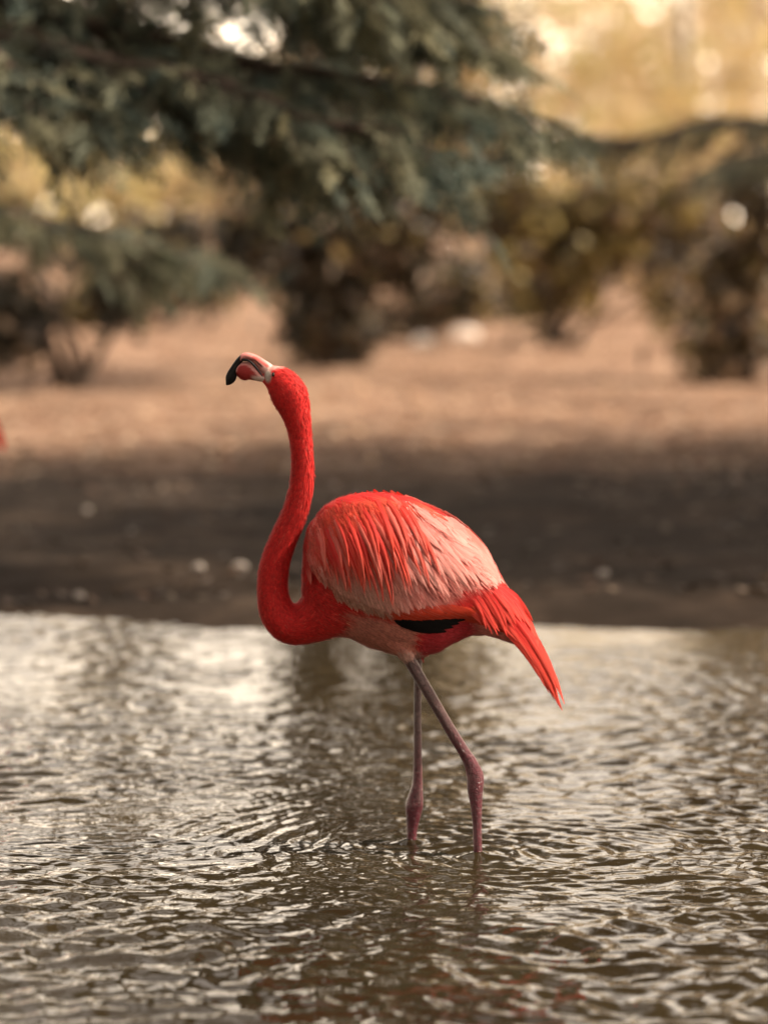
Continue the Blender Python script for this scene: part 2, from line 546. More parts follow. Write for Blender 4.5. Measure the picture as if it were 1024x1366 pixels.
T_U = [403, 406, 412, 420, 431, 447, 465, 492, 516, 541, 553, 579, 605, 626, 645, 661, 670, 684, 697, 711, 716]
T_T = [762, 722, 702, 690, 678, 667.5, 661.5, 658.5, 658.5, 664, 668, 679, 695, 714, 735, 758, 778, 797, 820, 846, 860]
T_B = [800, 838, 850, 853, 851, 848, 849, 862, 869, 874, 875, 870, 856, 847, 846, 850, 853, 858, 864, 872, 874]
T_W = [.012, .045, .068, .086, .100, .115, .126, .135, .137, .135, .132, .122, .106, .092, .076, .063, .055, .042, .030, .016, .006]
top_u = lambda u: np.interp(u, T_U, T_T)
bot_u = lambda u: np.interp(u, T_U, T_B)
wid_u = lambda u: np.interp(u, T_U, T_W)
WB_U = [404, 410, 426, 438, 456, 483, 523, 560, 605, 626, 645, 670, 700]
WB_V = [742, 752, 764, 775, 794, 806, 819, 821, 821, 823, 828, 838, 850]
wingbot = lambda u: np.interp(u, WB_U, WB_V)


def torso_f(u, v):
    t, b = top_u(u), bot_u(u)
    s = np.clip((v - (t + b) / 2) / ((b - t) / 2), -1, 1)
    return s, (1 - np.abs(s) ** 2.2) ** (1 / 2.2)


def S(u, v, off=0.0, wing=True):
    """side view pixel -> point on the near flank (or on the folded wing), lifted by off"""
    u = np.asarray(u, float); v = np.asarray(v, float)
    v = np.maximum(v, top_u(u) + 0.4)
    s, f = torso_f(u, v)
    th = 0.0
    if wing:
        de = np.minimum(np.minimum((wingbot(u) - v) / 12, (u - 402) / 22), (690 - u) / 60)
        th = 0.020 * smooth01(de)
    y = -(wid_u(u) * f + th * (0.35 + 0.65 * f))
    p = P(u, v, Y0)
    p = p + np.stack([np.zeros_like(y), y - np.asarray(off) * (0.25 + 0.75 * f), np.asarray(off) * np.clip(-s, 0, 1) ** 2], -1)
    return p


def flam_color(p):
    """pigment of the bird's body by position"""
    u, v = Q(np.stack([p[:, 0], np.full(len(p), Y0), p[:, 2]], -1))
    c = np.tile(RED, (len(p), 1))
    n = vnoise(u / 9, v / 9, 2) + 0.6 * vnoise(u / 4, v / 4, 4)

    def mix(w, col):
        nonlocal c
        w = np.clip(w, 0, 1)[:, None]; c = c * (1 - w) + np.asarray(col) * w
    # pale belly and thigh feathers
    belly = smooth01((u - 452 - (v - 800) * -0.25) / 26 + n * 0.5) * smooth01((556 - u) / 10 + n * 0.3) * smooth01((v - 800 - (u - 460) * 0.22) / 12 + n * 0.5)
    mix(belly * 0.9, DUSK * np.array([1.0, 0.8, 0.8]))
    rear = smooth01((u - 552) / 8) * smooth01((v - 815) / 10)
    mix(rear, CRIM)
    vent = smooth01((u - 618) / 22) * smooth01((v - 812) / 8)
    mix(vent, PALE * np.array([1, 0.8, 0.8]))
    thigh = smooth01((v - 856) / 8) * smooth01((u - 524) / 6) * smooth01((560 - u) / 5)
    mix(thigh, np.array([0.55, 0.32, 0.27]))
    # bare white skin round the bill base, pink chin
    du, dv = u - 357.5, v - 500.0
    face = smooth01(1.8 - np.hypot(du / 3.6, dv / 7.2)) * (v < 515)
    mix(face, (0.56, 0.47, 0.40))
    crown = smooth01((495 - v - (u - 362) * 0.22) / 3.0) * (u < 388) * (v < 500)
    mix(crown * 0.75, (0.82, 0.48, 0.42))
    return c


def build_flamingo():
    root = empty('flamingo', ROOT)
    parts = []
    # ---- body: head, neck, trunk and thighs grown into one skin
    mb = MB()
    U = np.array(T_U, float); n = 40
    st = np.linspace(0, len(U) - 1, 70)
    us = np.interp(st, np.arange(len(U)), U)
    ph = np.linspace(0, 2 * math.pi, n, endpoint=False)
    V = []
    for u in us:
        t, b, w = top_u(u), bot_u(u), wid_u(u)
        s = np.sin(ph); f = np.sign(np.cos(ph)) * (1 - np.abs(s) ** 2.2) ** (1 / 2.2)
        p = P(np.full(n, u), (t + b) / 2 + s * (b - t) / 2, Y0)
        p[:, 1] += w * f
        V.append(p)
    V = np.concatenate(V)
    F = [tuple(int(k) for k in q) for q in grid_faces(len(us), n, True)]
    F += [tuple(range(n - 1, -1, -1)), tuple((len(us) - 1) * n + k for k in range(n))]
    mb.add(V, F)
    neck = spline([(350, 498, 10.5, .62), (356, 499.5, 13.2, .66), (364, 503, 17, .72), (372, 508.5, 20.8, .75), (380, 517, 23.6, .76), (387, 530, 24.2, .77), (392.5, 545, 21, .83),
                   (397, 562, 17.6, .9), (400.5, 583, 15.2, .95), (403, 612, 14.8, 1), (402.5, 640, 15.4, 1), (398.5, 665, 16.2, 1),
                   (390.5, 691, 17, 1), (379.5, 716, 18, 1), (370, 741, 19, 1), (364.6, 764, 20, 1), (363.6, 785, 20.4, 1.02),
                   (366.5, 806, 22, 1.05), (375, 824, 24.5, 1.1), (390, 834, 26, 1.2), (412, 828, 30, 1.35), (440, 812, 38, 1.5), (475, 800, 40, 1.5)], 130)
    pts = P(neck[:, 0], neck[:, 1], Y0)
    nv, nf = tube(pts, [(r / 600, r * k / 600) for _, _, r, k in neck], 28)
    mb.add(nv, nf)
    for sgn, pl in ((-1, [(520, 835, 27), (530, 852, 19), (538, 865, 12.5), (543, 875, 9)]), (1, [(545, 845, 24), (552, 860, 15), (556, 876, 8)])):
        q = spline(pl, 14)
        tp = P(q[:, 0], q[:, 1], Y0 + sgn * np.linspace(0.06, 0.068, 14))
        tv, tf = tube(tp, list(q[:, 2] / 600), 18)
        mb.add(tv, tf)
    tmp = mb.build('body_source', None)
    md = tmp.modifiers.new('r', 'REMESH'); md.mode = 'VOXEL'; md.voxel_size = 0.0034
    ms = tmp.modifiers.new('s', 'SMOOTH'); ms.factor = 0.5; ms.iterations = 6
    dg = bpy.context.evaluated_depsgraph_get()
    me = bpy.data.meshes.new_from_object(tmp.evaluated_get(dg))
    bpy.data.objects.remove(tmp)
    nvt = len(me.vertices)
    co = np.empty(nvt * 3, np.float32); me.vertices.foreach_get('co', co); co = co.reshape(-1, 3).astype(float)
    colr = flam_color(co)
    set_colors(me, colr)
    me.polygons.foreach_set('use_smooth', np.ones(len(me.polygons), bool))
    no = np.empty(nvt * 3, np.float32); me.vertices.foreach_get('normal', no); no = no.reshape(-1, 3).astype(float)
    me.vertices.foreach_set('co', (co - ROOT).astype(np.float32).ravel()); me.update()
    me.name = 'body'; me.materials.append(M['plumage'])
    body = bpy.data.objects.new('body', me); COL.objects.link(body); body.parent = root

    # ---- fine body plumage: short strands lying along the body
    rng = np.random.default_rng(3)
    flow_px = np.vstack([neck[:, :2], [(510, 812), (560, 830), (620, 838), (700, 862)]])
    fp = P(flow_px[:, 0], flow_px[:, 1], Y0)
    ft = np.gradient(fp, axis=0); ft /= np.linalg.norm(ft, axis=1)[:, None]
    idx = rng.integers(0, nvt, 90000)
    base = co[idx] + rng.normal(0, 0.0012, (len(idx), 3)); nn = no[idx]
    u, v = Q(np.stack([base[:, 0], np.full(len(base), Y0), base[:, 2]], -1))
    face = (u < 365 + (v - 500) * -0.3) & (v < 520)
    under = (u > 428) & (v < wingbot(u) - 16) & (v > top_u(u) + 6)
    keep = ~face & ~under
    base, nn, u, v, idx = base[keep], nn[keep], u[keep], v[keep], idx[keep]
    near = np.argmin(((base[:, None, [0, 2]] - fp[None, ::4, [0, 2]]) ** 2).sum(-1), axis=1) * 4
    fl = ft[near]
    fl[(u > 420)] = np.array([0.93, 0, -0.36])
    thg = (v > 850) & (u > 520) & (u < 562); fl[thg] = np.array([0.45, 0, -0.9])
    fl = fl + rng.normal(0, 0.16, fl.shape)
    fl -= nn * (fl * nn).sum(1)[:, None]; fl /= np.linalg.norm(fl, axis=1)[:, None] + 1e-9
    torso_w = smooth01((u - 395) / 50)
    Lh = (0.0075 + 0.005 * smooth01((v - 560) / 100)) * (1 - torso_w) + 0.020 * torso_w
    Lh = Lh * rng.uniform(0.6, 1.3, len(u))
    wd = (0.0012 + 0.0010 * torso_w) * rng.uniform(0.7, 1.3, len(u))
    side = np.cross(fl, nn)
    a = base - side * wd[:, None] - nn * 0.0006; b_ = base + side * wd[:, None] - nn * 0.0006
    lift = Lh * rng.uniform(0.04, 0.20, len(u))
    tip = base + fl * Lh[:, None] + nn * lift[:, None]
    pv = np.stack([a, b_, tip], 1).reshape(-1, 3)
    pv = face_along(pv, nn)
    pf = np.arange(len(pv)).reshape(-1, 3)
    jit = rng.uniform(0.74, 1.15, (len(u), 1)) * np.where(rng.random((len(u), 1)) < 0.08, np.array([[1.05, 2.6, 2.2]]), np.array([[1.0, 1.0, 1.0]]))
    bc = flam_color(base); jit = np.where(bc[:, 1:2] > 0.1, np.clip(jit[:, :1], 0.7, 1.15), jit)
    pc = np.repeat(np.clip(bc * jit, 0, 0.9), 3, 0)
    pc = pc + np.tile(np.array([[0, 0, 0], [0, 0, 0], [0.03, 0.02, 0.018]]), (len(u), 1))
    pl = mesh_obj('plumage', pv, pf, M['plumage'], body, colors=pc, origin=ROOT)
    pl.data.normals_split_custom_set_from_vertices(np.repeat(nn, 3, 0).tolist())
    pl['kind'] = 'stuff'

    # ---- bill (crop coordinates: 12.8 px per photo px from (295, 460))
    B = lambda x, y: (295 + x / 12.8, 460 + y / 12.8)

    def bill(name, rows, wid, colfn):
        sp = spline([(*B(x, y), r / 12.8) for x, y, r in rows], 60)
        w = np.interp(np.linspace(0, 1, 60), np.linspace(0, 1, len(wid)), wid)
        tv, tf = tube(P(sp[:, 0], sp[:, 1], Y0), [(r / 600, ww) for (_, _, r), ww in zip(sp, w)], 26)
        uu, vv = Q(np.stack([tv[:, 0], np.full(len(tv), Y0), tv[:, 2]], -1))
        c = colfn((uu - 295) * 12.8, (vv - 460) * 12.8)
        return mesh_obj(name, tv, tf, M['bill'], root, colors=c, origin=ROOT)

    def dist_poly(x, y, poly):
        d = np.full(x.shape, 1e9)
        for (x0, y0), (x1, y1) in zip(poly[:-1], poly[1:]):
            t = np.clip(((x - x0) * (x1 - x0) + (y - y0) * (y1 - y0)) / ((x1 - x0) ** 2 + (y1 - y0) ** 2), 0, 1)
            d = np.minimum(d, np.hypot(x - x0 - t * (x1 - x0), y - y0 - t * (y1 - y0)))
        return d

    def up_col(x, y):
        c = np.tile(np.array([0.74, 0.27, 0.24]), (len(x), 1))
        w = smooth01((x - 600) / 250)[:, None]; c = c * (1 - w) + np.array([0.66, 0.46, 0.41]) * w
        rs = smooth01(1.6 - dist_poly(x, y, [(560, 215), (660, 250), (740, 310), (790, 350)]) / 26)[:, None]
        c = c * (1 - rs) + np.array([0.62, 0.12, 0.10]) * rs
        blk = np.maximum(smooth01((345 - x) / 25), smooth01((y - x * 0.05 - 232) / 14) * (x < 440))
        blk = np.maximum(blk, smooth01(1.5 - dist_poly(x, y, [(380, 245), (470, 262), (560, 340), (640, 440), (705, 540)]) / 17))  # dark line painted for the shaded gap between the bill halves
        blk = np.maximum(blk, smooth01(1.5 - dist_poly(x, y, [(510, 238), (590, 268), (660, 325), (700, 385)]) / 10))[:, None]
        return c * (1 - blk) + np.array([0.006, 0.005, 0.005]) * blk

    def low_col(x, y):
        c = np.tile(np.array([0.34, 0.03, 0.028]), (len(x), 1))
        e = smooth01(1.5 - dist_poly(x, y, [(240, 440), (260, 370), (320, 310), (410, 296), (500, 340), (600, 450), (690, 560)]) / 30)[:, None]
        c = c * (1 - e) + np.array([0.72, 0.32, 0.28]) * e
        ch = smooth01((x - 500 + (560 - y) * 0.7) / 60)[:, None] * smooth01((y - 500) / 60)[:, None]
        return c * (1 - ch) + np.array([0.68, 0.52, 0.46]) * ch

    bill('upper_bill', [(790, 440, 130), (740, 390, 120), (670, 320, 95), (590, 255, 80), (500, 205, 66), (410, 190, 60), (340, 235, 56), (275, 320, 62), (225, 410, 72),
                        (190, 490, 86), (160, 570, 90), (125, 635, 60), (88, 684, 12)], [.0125, .0135, .0135, .013, .012, .011, .010, .009, .008, .007, .006, .004, .002], up_col)
    bill('lower_bill', [(780, 560, 60), (700, 555, 76), (600, 505, 112), (490, 452, 150), (390, 446, 160), (310, 452, 132), (266, 460, 86), (240, 466, 30)],
         [.011, .0125, .0135, .0135, .013, .011, .008, .003], low_col)
    # ---- dark strips for the shaded gap where the two halves of the bill meet
    for sgn in (-1, 1):
        gp = spline([(*B(x, y), r / 12.8, w) for x, y, r, w in ((330, 232, 30, .0075), (390, 252, 24, .0105), (470, 270, 20, .0122), (560, 345, 17, .0126), (640, 442, 13, .0126), (705, 535, 8, .0122))], 24)
        tv, tf = tube(P(gp[:, 0], gp[:, 1], Y0 + sgn * gp[:, 3]), [(r / 600, 0.0016) for r in gp[:, 2]], 8)
        mesh_obj('bill_gap_shade', tv, tf, M['bill'], root, colors=np.tile([0.006, 0.005, 0.005], (len(tv), 1)), origin=ROOT)
    # ---- eyes, half hidden behind the face skin
    for sgn in (-1, 1):
        ec = P(364.5, 499.5, Y0 + sgn * 0.0205)
        bm = bmesh.new(); bmesh.ops.create_uvsphere(bm, u_segments=14, v_segments=10, radius=0.0042)
        m2 = bpy.data.meshes.new('eye'); bm.to_mesh(m2); bm.free(); m2.materials.append(eye_mat)
        for p in m2.polygons: p.use_smooth = True
        eo = bpy.data.objects.new('eye', m2); eo.location = ec - ROOT; eo.scale = (0.8, 0.9, 1.25); COL.objects.link(eo); eo.parent = root

    # ---- legs
    def leg(rows, yk, foot_dir):
        sp = spline([(x, y, r) for x, y, r in rows], 90)
        yy = np.interp(sp[:, 1], yk[0], yk[1])
        pts = P(sp[:, 0], sp[:, 1], yy)
        rad = sp[:, 2] / 600
        tv, tf = tube(pts, list(rad), 16)
        mbl = MB(); mbl.add(tv, tf)
        nb = len(tv)
        foot = pts[-1]
        toes = []
        for a, ln in ((-0.5, 0.075), (0.05, 0.088), (0.6, 0.072)):
            d = np.array([-math.cos(a), math.sin(a) * 1.0, 0])
            tp = [foot + np.array([0, 0, 0.006]), foot + d * ln * 0.5 + np.array([0, 0, 0.002]), foot + d * ln + np.array([0, 0, -0.004])]
            toes.append(tp[-1]); v2, f2 = tube(tp, [0.007, 0.006, 0.003], 8, flat_axis=(0, 0, 1)); mbl.add(v2, f2)
        for p, q in ((0, 1), (1, 2)):
            mbl.add(np.array([foot, toes[p], (toes[p] + toes[q]) / 2 * 0.9 + foot * 0.1, toes[q]]), [(0, 1, 2, 3)])
        v = np.concatenate(mbl.v)
        uu, vv = Q(v)
        ank = smooth01(1.25 - np.abs(vv - rows[len(rows) // 2][1]) / 75)
        lower = smooth01((vv - rows[len(rows) // 2][1]) / 30)
        k = np.maximum(ank, lower)[:, None]
        c = np.array([0.11, 0.055, 0.055]) * (1 - k) + np.array([0.13, 0.022, 0.035]) * k
        st = 1 + 0.45 * vnoise(uu / 1.6 + vv * 0.02, vv / 18, 8) + 0.35 * vnoise(uu / 2.5, vv / 3.0, 9)
        # horny scutes and cracks of the skin
        c = np.clip(c * st[:, None], 0.01, 0.9)
        return mesh_obj('leg', v, mbl.f, M['leg'], root, colors=c, origin=ROOT)

    leg([(541, 868, 9.5), (546, 880, 8.4), (556, 898, 7.8), (572, 925, 7.5), (590, 956, 7.3), (606, 983, 7.4), (619, 1004, 7.8), (628, 1020, 9.5), (633.5, 1036, 11.4), (633.5, 1052, 10.6),
         (634.5, 1068, 8.6), (635.5, 1085, 7.0), (636.5, 1110, 5.9), (637, 1141, 5.8), (638, 1200, 5.8), (638.5, 1262, 6.2), (638, 1285, 6.5)],
        ([870, 1036, 1141, 1285], [Y0 - 0.055, -0.10, -0.115, -0.115]), -1)
    leg([(557, 866, 7), (557.4, 884, 5.5), (557, 910, 5.2), (556.6, 950, 5.1), (557, 990, 5.4), (557, 1020, 5.8), (556.5, 1045, 7.0), (554.5, 1060, 9.6), (552.5, 1074, 12.0), (551, 1089, 9.8),
         (549.5, 1105, 7.2), (549, 1123, 6.6), (547, 1180, 6.2), (545, 1240, 6.2), (544, 1266, 6.5)],
        ([870, 1123, 1266], [Y0 + 0.062, 0.035, 0.035]), -1)

    # ---- folded wings with their feathers
    def wing_shell(name):
        rows, cols = 40, 26
        us = np.linspace(405, 690, rows)
        V = []
        for u in us:
            t = top_u(u) + 0.5; b = max(wingbot(u), t + 4)
            vs = t + (b - t) * np.linspace(0, 1, cols)
            p = S(np.full(cols, u), vs)
            p2 = S(np.full(1, u), np.array([b - 1.0]), -0.016, wing=False)
            V.append(np.vstack([p, p2]))
        V = np.concatenate(V)
        uu, vv = Q(np.stack([V[:, 0], np.full(len(V), Y0), V[:, 2]], -1))
        c = wing_color(uu, vv)
        return V, grid_faces(rows, cols + 1), c

    def wing_color(u, v):
        c = np.tile(PINK, (np.size(u), 1))
        fr = smooth01((560 - u) / 60)[:, None] * smooth01((v - 720) / 40)[:, None]
        c = c * (1 - fr) + DUSK * fr
        og = smooth01((v - wingbot(u) + 26) / 10)[:, None] * smooth01((u - 500) / 30)[:, None]
        c = c * (1 - og) + ORANGE * og
        sw = (smooth01((560 - u) / 45) * smooth01((782 - v) / 60) * smooth01((u - 408) / 25))[:, None]
        c = c * (1 - 0.85 * sw) + (ORANGE * 0.8 + RED * 0.1) * 0.85 * sw
        rd = smooth01((u - 600 + (v - 780) * 0.5) / 20)[:, None] * smooth01((v - 772) / 8)[:, None]
        c = c * (1 - rd) + RED * rd
        return c

    wings = {}
    V, F, C = wing_shell('wing')
    near_w = mesh_obj('wing', V, F, M['plumage'], root, colors=C, origin=ROOT)
    far_w = mesh_obj('wing', V * np.array([1, -1, 1]) + np.array([0, 2 * Y0, 0]), F[:, ::-1].copy(), M['plumage'], root, colors=C, origin=ROOT)
    mirror = []

    def tert_y(u, v):
        y = np.interp(u, [560, 600, 640, 670, 700, 730, 755], [-.135, -.118, -.092, -.068, -.046, -.028, -.014])
        topv = np.interp(u, [600, 670, 684.5, 697.7, 716, 732, 742.5, 745, 753], [690, 776, 794, 817, 844, 870, 896, 912, 940])
        return y * (0.35 + 0.65 * np.sqrt(np.clip((v - topv + 2) / 26, 0, 1)))

    def feather(root_px, tip_px, W, c0, c1, off0=0.003, off1=0.006, bend=0.0, mode='wing', sharp=0.5, camber=0.0022, far=False, nseg=6, split=0.55, mat='feather'):
        r = np.array(root_px, float); t_ = np.array(tip_px, float)
        d = t_ - r; L_ = np.linalg.norm(d); nrm = np.array([-d[1], d[0]]) / (L_ + 1e-9)
        mid = (r + t_) / 2 + nrm * bend * L_
        tt = np.linspace(0, 1, nseg + 1)
        ctr = ((1 - tt) ** 2)[:, None] * r + (2 * tt * (1 - tt))[:, None] * mid + (tt ** 2)[:, None] * t_
        tg = np.gradient(ctr, axis=0); tg /= np.linalg.norm(tg, axis=1)[:, None]
        nm = np.stack([-tg[:, 1], tg[:, 0]], -1)
        w = W * np.clip(tt * 3.2 + 0.25, 0, 1) * np.clip((1.0 - tt + 0.04) / sharp, 0, 1) ** 0.62
        w[-1] = W * 0.10
        ss = np.array([-1, -0.5, 0, 0.5, 1.0])
        uv = ctr[:, None, :] + nm[:, None, :] * (ss[None, :, None] * w[:, None, None])
        off = (off0 + (off1 - off0) * tt)[:, None] + camber * (1 - ss[None, :] ** 2) * np.clip(w / W, 0.2, 1)[:, None]
        uu, vv = uv[..., 0], uv[..., 1]
        if mode == 'wing':
            p = S(uu, vv, off)
        elif mode == 'under':
            p = S(uu, vv, off, wing=False)
        else:
            p = P(uu, vv, Y0); p[..., 1] += tert_y(uu, vv) - off
        g = smooth01((tt - split + 0.25) / 0.5)[:, None]
        col = np.asarray(c0) * (1 - g) + np.asarray(c1) * g
        col = np.repeat(col[:, None, :], 5, 1).reshape(-1, 3)
        uvs = np.stack([np.tile(ss, (nseg + 1, 1)), np.repeat(tt[:, None], 5, 1)], -1).reshape(-1, 2)
        o = mesh_obj('feather', p.reshape(-1, 3), grid_faces(nseg + 1, 5), M[mat], near_w, colors=col, uvs=uvs, origin=ROOT)
        if far: mirror.append(o)
        return o

    rng = np.random.default_rng(17)
    J = lambda s: rng.normal(0, s)
    # black flight feathers showing under the wing edge
    for (rx, ry, tx, ty) in ((540, 808, 619, 820), (536, 810, 611, 825), (532, 811, 603, 830), (528, 812, 594, 835.5), (526, 813, 583, 835.5), (524, 813, 566, 829)):
        feather((rx, ry), (tx, ty), 8.5, (0.006, 0.005, 0.005), (0.006, 0.005, 0.005), 0.006, 0.010, 0.04, 'under', 0.5, mat='black')
    # orange row along the lower edge
    for k, u in enumerate(np.linspace(468, 628, 20)):
        tu = u + 52 + J(3)
        feather((u, wingbot(u) - 22 + J(1)), (tu, min(wingbot(tu) + 1.2 + J(0.8), 823 + max(0, tu - 640) * 0.5)), 8, ORANGE * (0.9 + 0.2 * rng.random()), ORANGE * np.array([1, 1.1, 1]), 0.001, 0.003 + 0.0012 * (k % 3), 0.07)
    # long red feathers drooping over the tail
    tips = [(640, 826), (652, 831), (664, 836), (676, 842), (687, 850), (697, 860), (706, 870), (713, 885), (718, 897), (725, 912), (731, 922), (738, 931), (744, 939), (749, 946), (748, 928), (744, 912), (752, 938), (741, 920), (733, 898), (746, 943), (728, 884), (720, 870)]
    for k, (tx, ty) in enumerate(tips):
        a = k / (len(tips) - 1)
        rx = 585 + 78 * a + J(3); ry = 772 + 6 * a + J(4)
        feather((rx, ry), (tx, ty), 6.6 - 1.6 * a + J(0.6), RED * (0.9 + 0.25 * rng.random()), RED * np.array([1.05, 2.6, 1.9]) * (0.8 + 0.35 * rng.random()),
                0.001 + 0.002 * a, 0.004 + 0.004 * ((k * 7) % 5) / 5, -0.09 - 0.06 * a, 'tert', 0.45, far=k >= 9)
    for k in range(30):
        a = rng.random()
        rx = 612 + 62 * a + J(2); ry = 770 + 10 * a + J(3)
        ln = rng.uniform(45, 85); an = math.radians(56 + J(4))
        feather((rx, ry), (rx + ln * math.cos(an), ry + ln * math.sin(an)), rng.uniform(3.8, 6.2), RED * (0.8 + 0.35 * rng.random()), RED * np.array([1.08, 2.4, 1.9]), 0.005, 0.008 + 0.004 * rng.random(), -0.08 + J(0.03), 'tert', 0.75)

    # covert rows over the whole wing
    def flow(u, v):
        th = 78 - (u - 425) * 0.145
        th -= 22 * math.exp(-max(v - top_u(u), 0) / 28)
        return th

    rows = []
    for ri, v0 in enumerate(np.arange(678, 812, 12.5)):
        for u0 in np.arange(410, 662, 10.5):
            rows.append((u0 + J(2.2) + (5 if ri % 2 else 0), v0 + J(2.4)))
    for (u, v) in rows:
        if v < top_u(u) + 5 or v > wingbot(u) - 16: continue
        if 440 < u < 540 and v < top_u(u) + 42: continue
        if u > 560 and v > 760 + (u - 640) * 0.1: continue
        an = math.radians(flow(u, v) + J(4))
        ln = rng.uniform(42, 58)
        tu, tv = u + ln * math.cos(an), v + ln * math.sin(an)
        lim = wingbot(tu) + 1.5 if tu < 500 else np.interp(tu, [500, 540, 580, 605, 630, 672], [812, 806, 799, 790, 783, 780]) + J(4)
        if tv > lim:
            s = (lim - v) / (tv - v); tu, tv = u + (tu - u) * s, v + (tv - v) * s
        if math.hypot(tu - u, tv - v) < 16: continue
        pr = ((u - 410) * 0.35 + (v - 680)) / 190
        c = wing_color(np.array([tu]), np.array([min(tv, wingbot(tu) - 28)]))[0]
        if tu > 540: c = PINK * (0.5 + 0.5 * rng.random()) + PALE * 0.4 * rng.random()
        sh_f = smooth01((440 - u) / 30) * smooth01((735 - v) / 30)
        c = c * (1 - 0.8 * sh_f) + RED * 0.8 * sh_f
        c = np.clip(c * rng.uniform(0.85, 1.12), 0, 0.85)
        c1 = c * 0.75 + PALE * 0.25 if rng.random() < 0.75 else PALE
        narrow = tu < 545
        feather((u, v), (tu, tv), rng.uniform(3.6, 5.6) if narrow else rng.uniform(5.4, 8.0), c, c1, 0.003 + 0.011 * (1 - pr), 0.006 + 0.011 * (1 - pr) + 0.0015 * rng.random(), J(0.05), sharp=rng.uniform(0.45, 0.7), far=v < top_u(u) + 26)
    # long pale feathers on the rear half of the back
    for k in range(64):
        a = rng.random(); b2 = rng.random()
        u = 512 + 112 * a; v = top_u(u) + 6 + 66 * b2 * (1 - 0.45 * a)
        an = math.radians(flow(u, v) - 4 + J(4)); ln = rng.uniform(70, 112) * (1 - 0.3 * b2)
        tu, tv = u + ln * math.cos(an), v + ln * math.sin(an)
        tu = min(tu, 664 + J(2)); lim_v = np.interp(tu, [560, 600, 640, 672], [800, 790, 784, 781]) + J(3)
        if tv > lim_v:
            s = (lim_v - v) / (tv - v); tu, tv = u + (tu - u) * s, v + (tv - v) * s
        tv = max(tv, top_u(tu) + 9)
        q_ = rng.random(); cc = (PINK * (1 - q_) + PALE * q_) * rng.uniform(0.85, 1.08)
        if rng.random() < 0.25: cc = cc * 0.5 + ORANGE * 0.5
        feather((u, v), (tu, tv), rng.uniform(4.5, 7.5), cc, np.clip(PALE * rng.uniform(0.7, 1.0) + PINK * 0.2, 0, .85), 0.012 + 0.003 * (1 - b2), 0.016 + 0.004 * (1 - b2) + 0.0015 * rng.random(), -0.05 + J(0.02), sharp=0.7, far=b2 < 0.15)
    # slender orange red shoulder feathers fanning down from the back
    for k in range(58):
        a = (k + rng.random()) / 58
        lay = k % 3
        u = 416 + 114 * a + J(3); v = top_u(u) + 3 + 9 * lay + (1 - a) * 9 + abs(J(3))
        an = math.radians(72 - 16 * a + J(3.5)); ln = rng.uniform(62, 118) * (0.72 + 0.35 * math.sin(a * 2.6))
        tu, tv = u + ln * math.cos(an), v + ln * math.sin(an)
        tv = min(tv, wingbot(tu) - 20)
        mixc = rng.random()
        c0 = RED * (1 - mixc * 0.7) + ORANGE * mixc * 0.7
        if rng.random() < 0.22: c0 = ORANGE * 0.6 + PINK * 0.4
        fd = rng.uniform(0.0, 0.5); c1 = ORANGE * (1 - fd) + (PALE if a > 0.4 else DUSK) * fd
        feather((u, v), (tu, tv), rng.uniform(3.4, 6.4), c0 * rng.uniform(0.78, 1.1), np.clip(c1, 0, .85), 0.014, 0.024 - 0.003 * lay + 0.004 * rng.random(), -0.15 + J(0.04), sharp=0.9, camber=0.0042, far=lay == 0, split=0.74)
    # red crest of the back running towards the tail
    for k in range(24):
        u = 430 + 130 * k / 24 + J(4); v = top_u(u) + 2.5 + 7 * rng.random()
        an = math.radians(8 + 26 * k / 24 + J(4)); ln = rng.uniform(48, 70)
        tu, tv = u + ln * math.cos(an), v + ln * math.sin(an)
        tv = max(tv, top_u(tu) + 8)
        feather((u, v), (tu, tv), 4.6, RED, ORANGE * np.array([1, 1.4, 1.5]), 0.011, 0.018, -0.05, sharp=0.8)
    # short red feathers at the bend of the wing
    for k in range(26):
        u = 408 + 34 * rng.random(); v = top_u(u) + 6 + 26 * rng.random()
        an = math.radians(74 + J(8)); ln = rng.uniform(20, 34)
        tu, tv = u + ln * math.cos(an), v + ln * math.sin(an)
        feather((u, v), (tu, tv), 4.4, RED * rng.uniform(0.8, 1.1), RED * 0.6 + DUSK * 0.4, 0.012, 0.017, J(0.05), sharp=0.6)
    # loose wispy barbs over the soft coverts
    nb = 6500
    bu = rng.uniform(408, 655, nb); bv = rng.uniform(672, 815, nb)
    ok = (bv > top_u(bu) + 8) & (bv < wingbot(bu) - 6) & ~((bu > 520) & (bv > 800 - (bu - 520) * 0.16))
    bu, bv = bu[ok], bv[ok]; nb = len(bu)
    th = np.radians(78 - (bu - 425) * 0.145 - 22 * np.exp(-(bv - top_u(bu)) / 28) + rng.normal(0, 7, nb))
    ln = rng.uniform(9, 24, nb); wd = rng.uniform(0.35, 0.85, nb)
    tu_, tv_ = bu + ln * np.cos(th), np.minimum(bv + ln * np.sin(th), wingbot(bu + ln * np.cos(th)) + 2)
    rel = np.clip(((bu - 410) * 0.35 + (bv - 680)) / 190, 0, 1)
    o0 = 0.007 + 0.011 * (1 - rel) + rng.uniform(-0.002, 0.004, nb)
    a_ = S(bu - wd * np.sin(th), bv + wd * np.cos(th), o0); b_2 = S(bu + wd * np.sin(th), bv - wd * np.cos(th), o0); t_2 = S(tu_, tv_, o0 + 0.002)
    wv_ = np.stack([a_, b_2, t_2], 1).reshape(-1, 3)
    wc = wing_color(bu, np.minimum(bv, wingbot(bu) - 28))
    o0 = np.where((bu > 535) & (rng.random(nb) < 0.08), 0.0190 + 0.003 * rng.random(nb), o0)
    wd = np.where(bu > 535, wd * 0.6, wd)
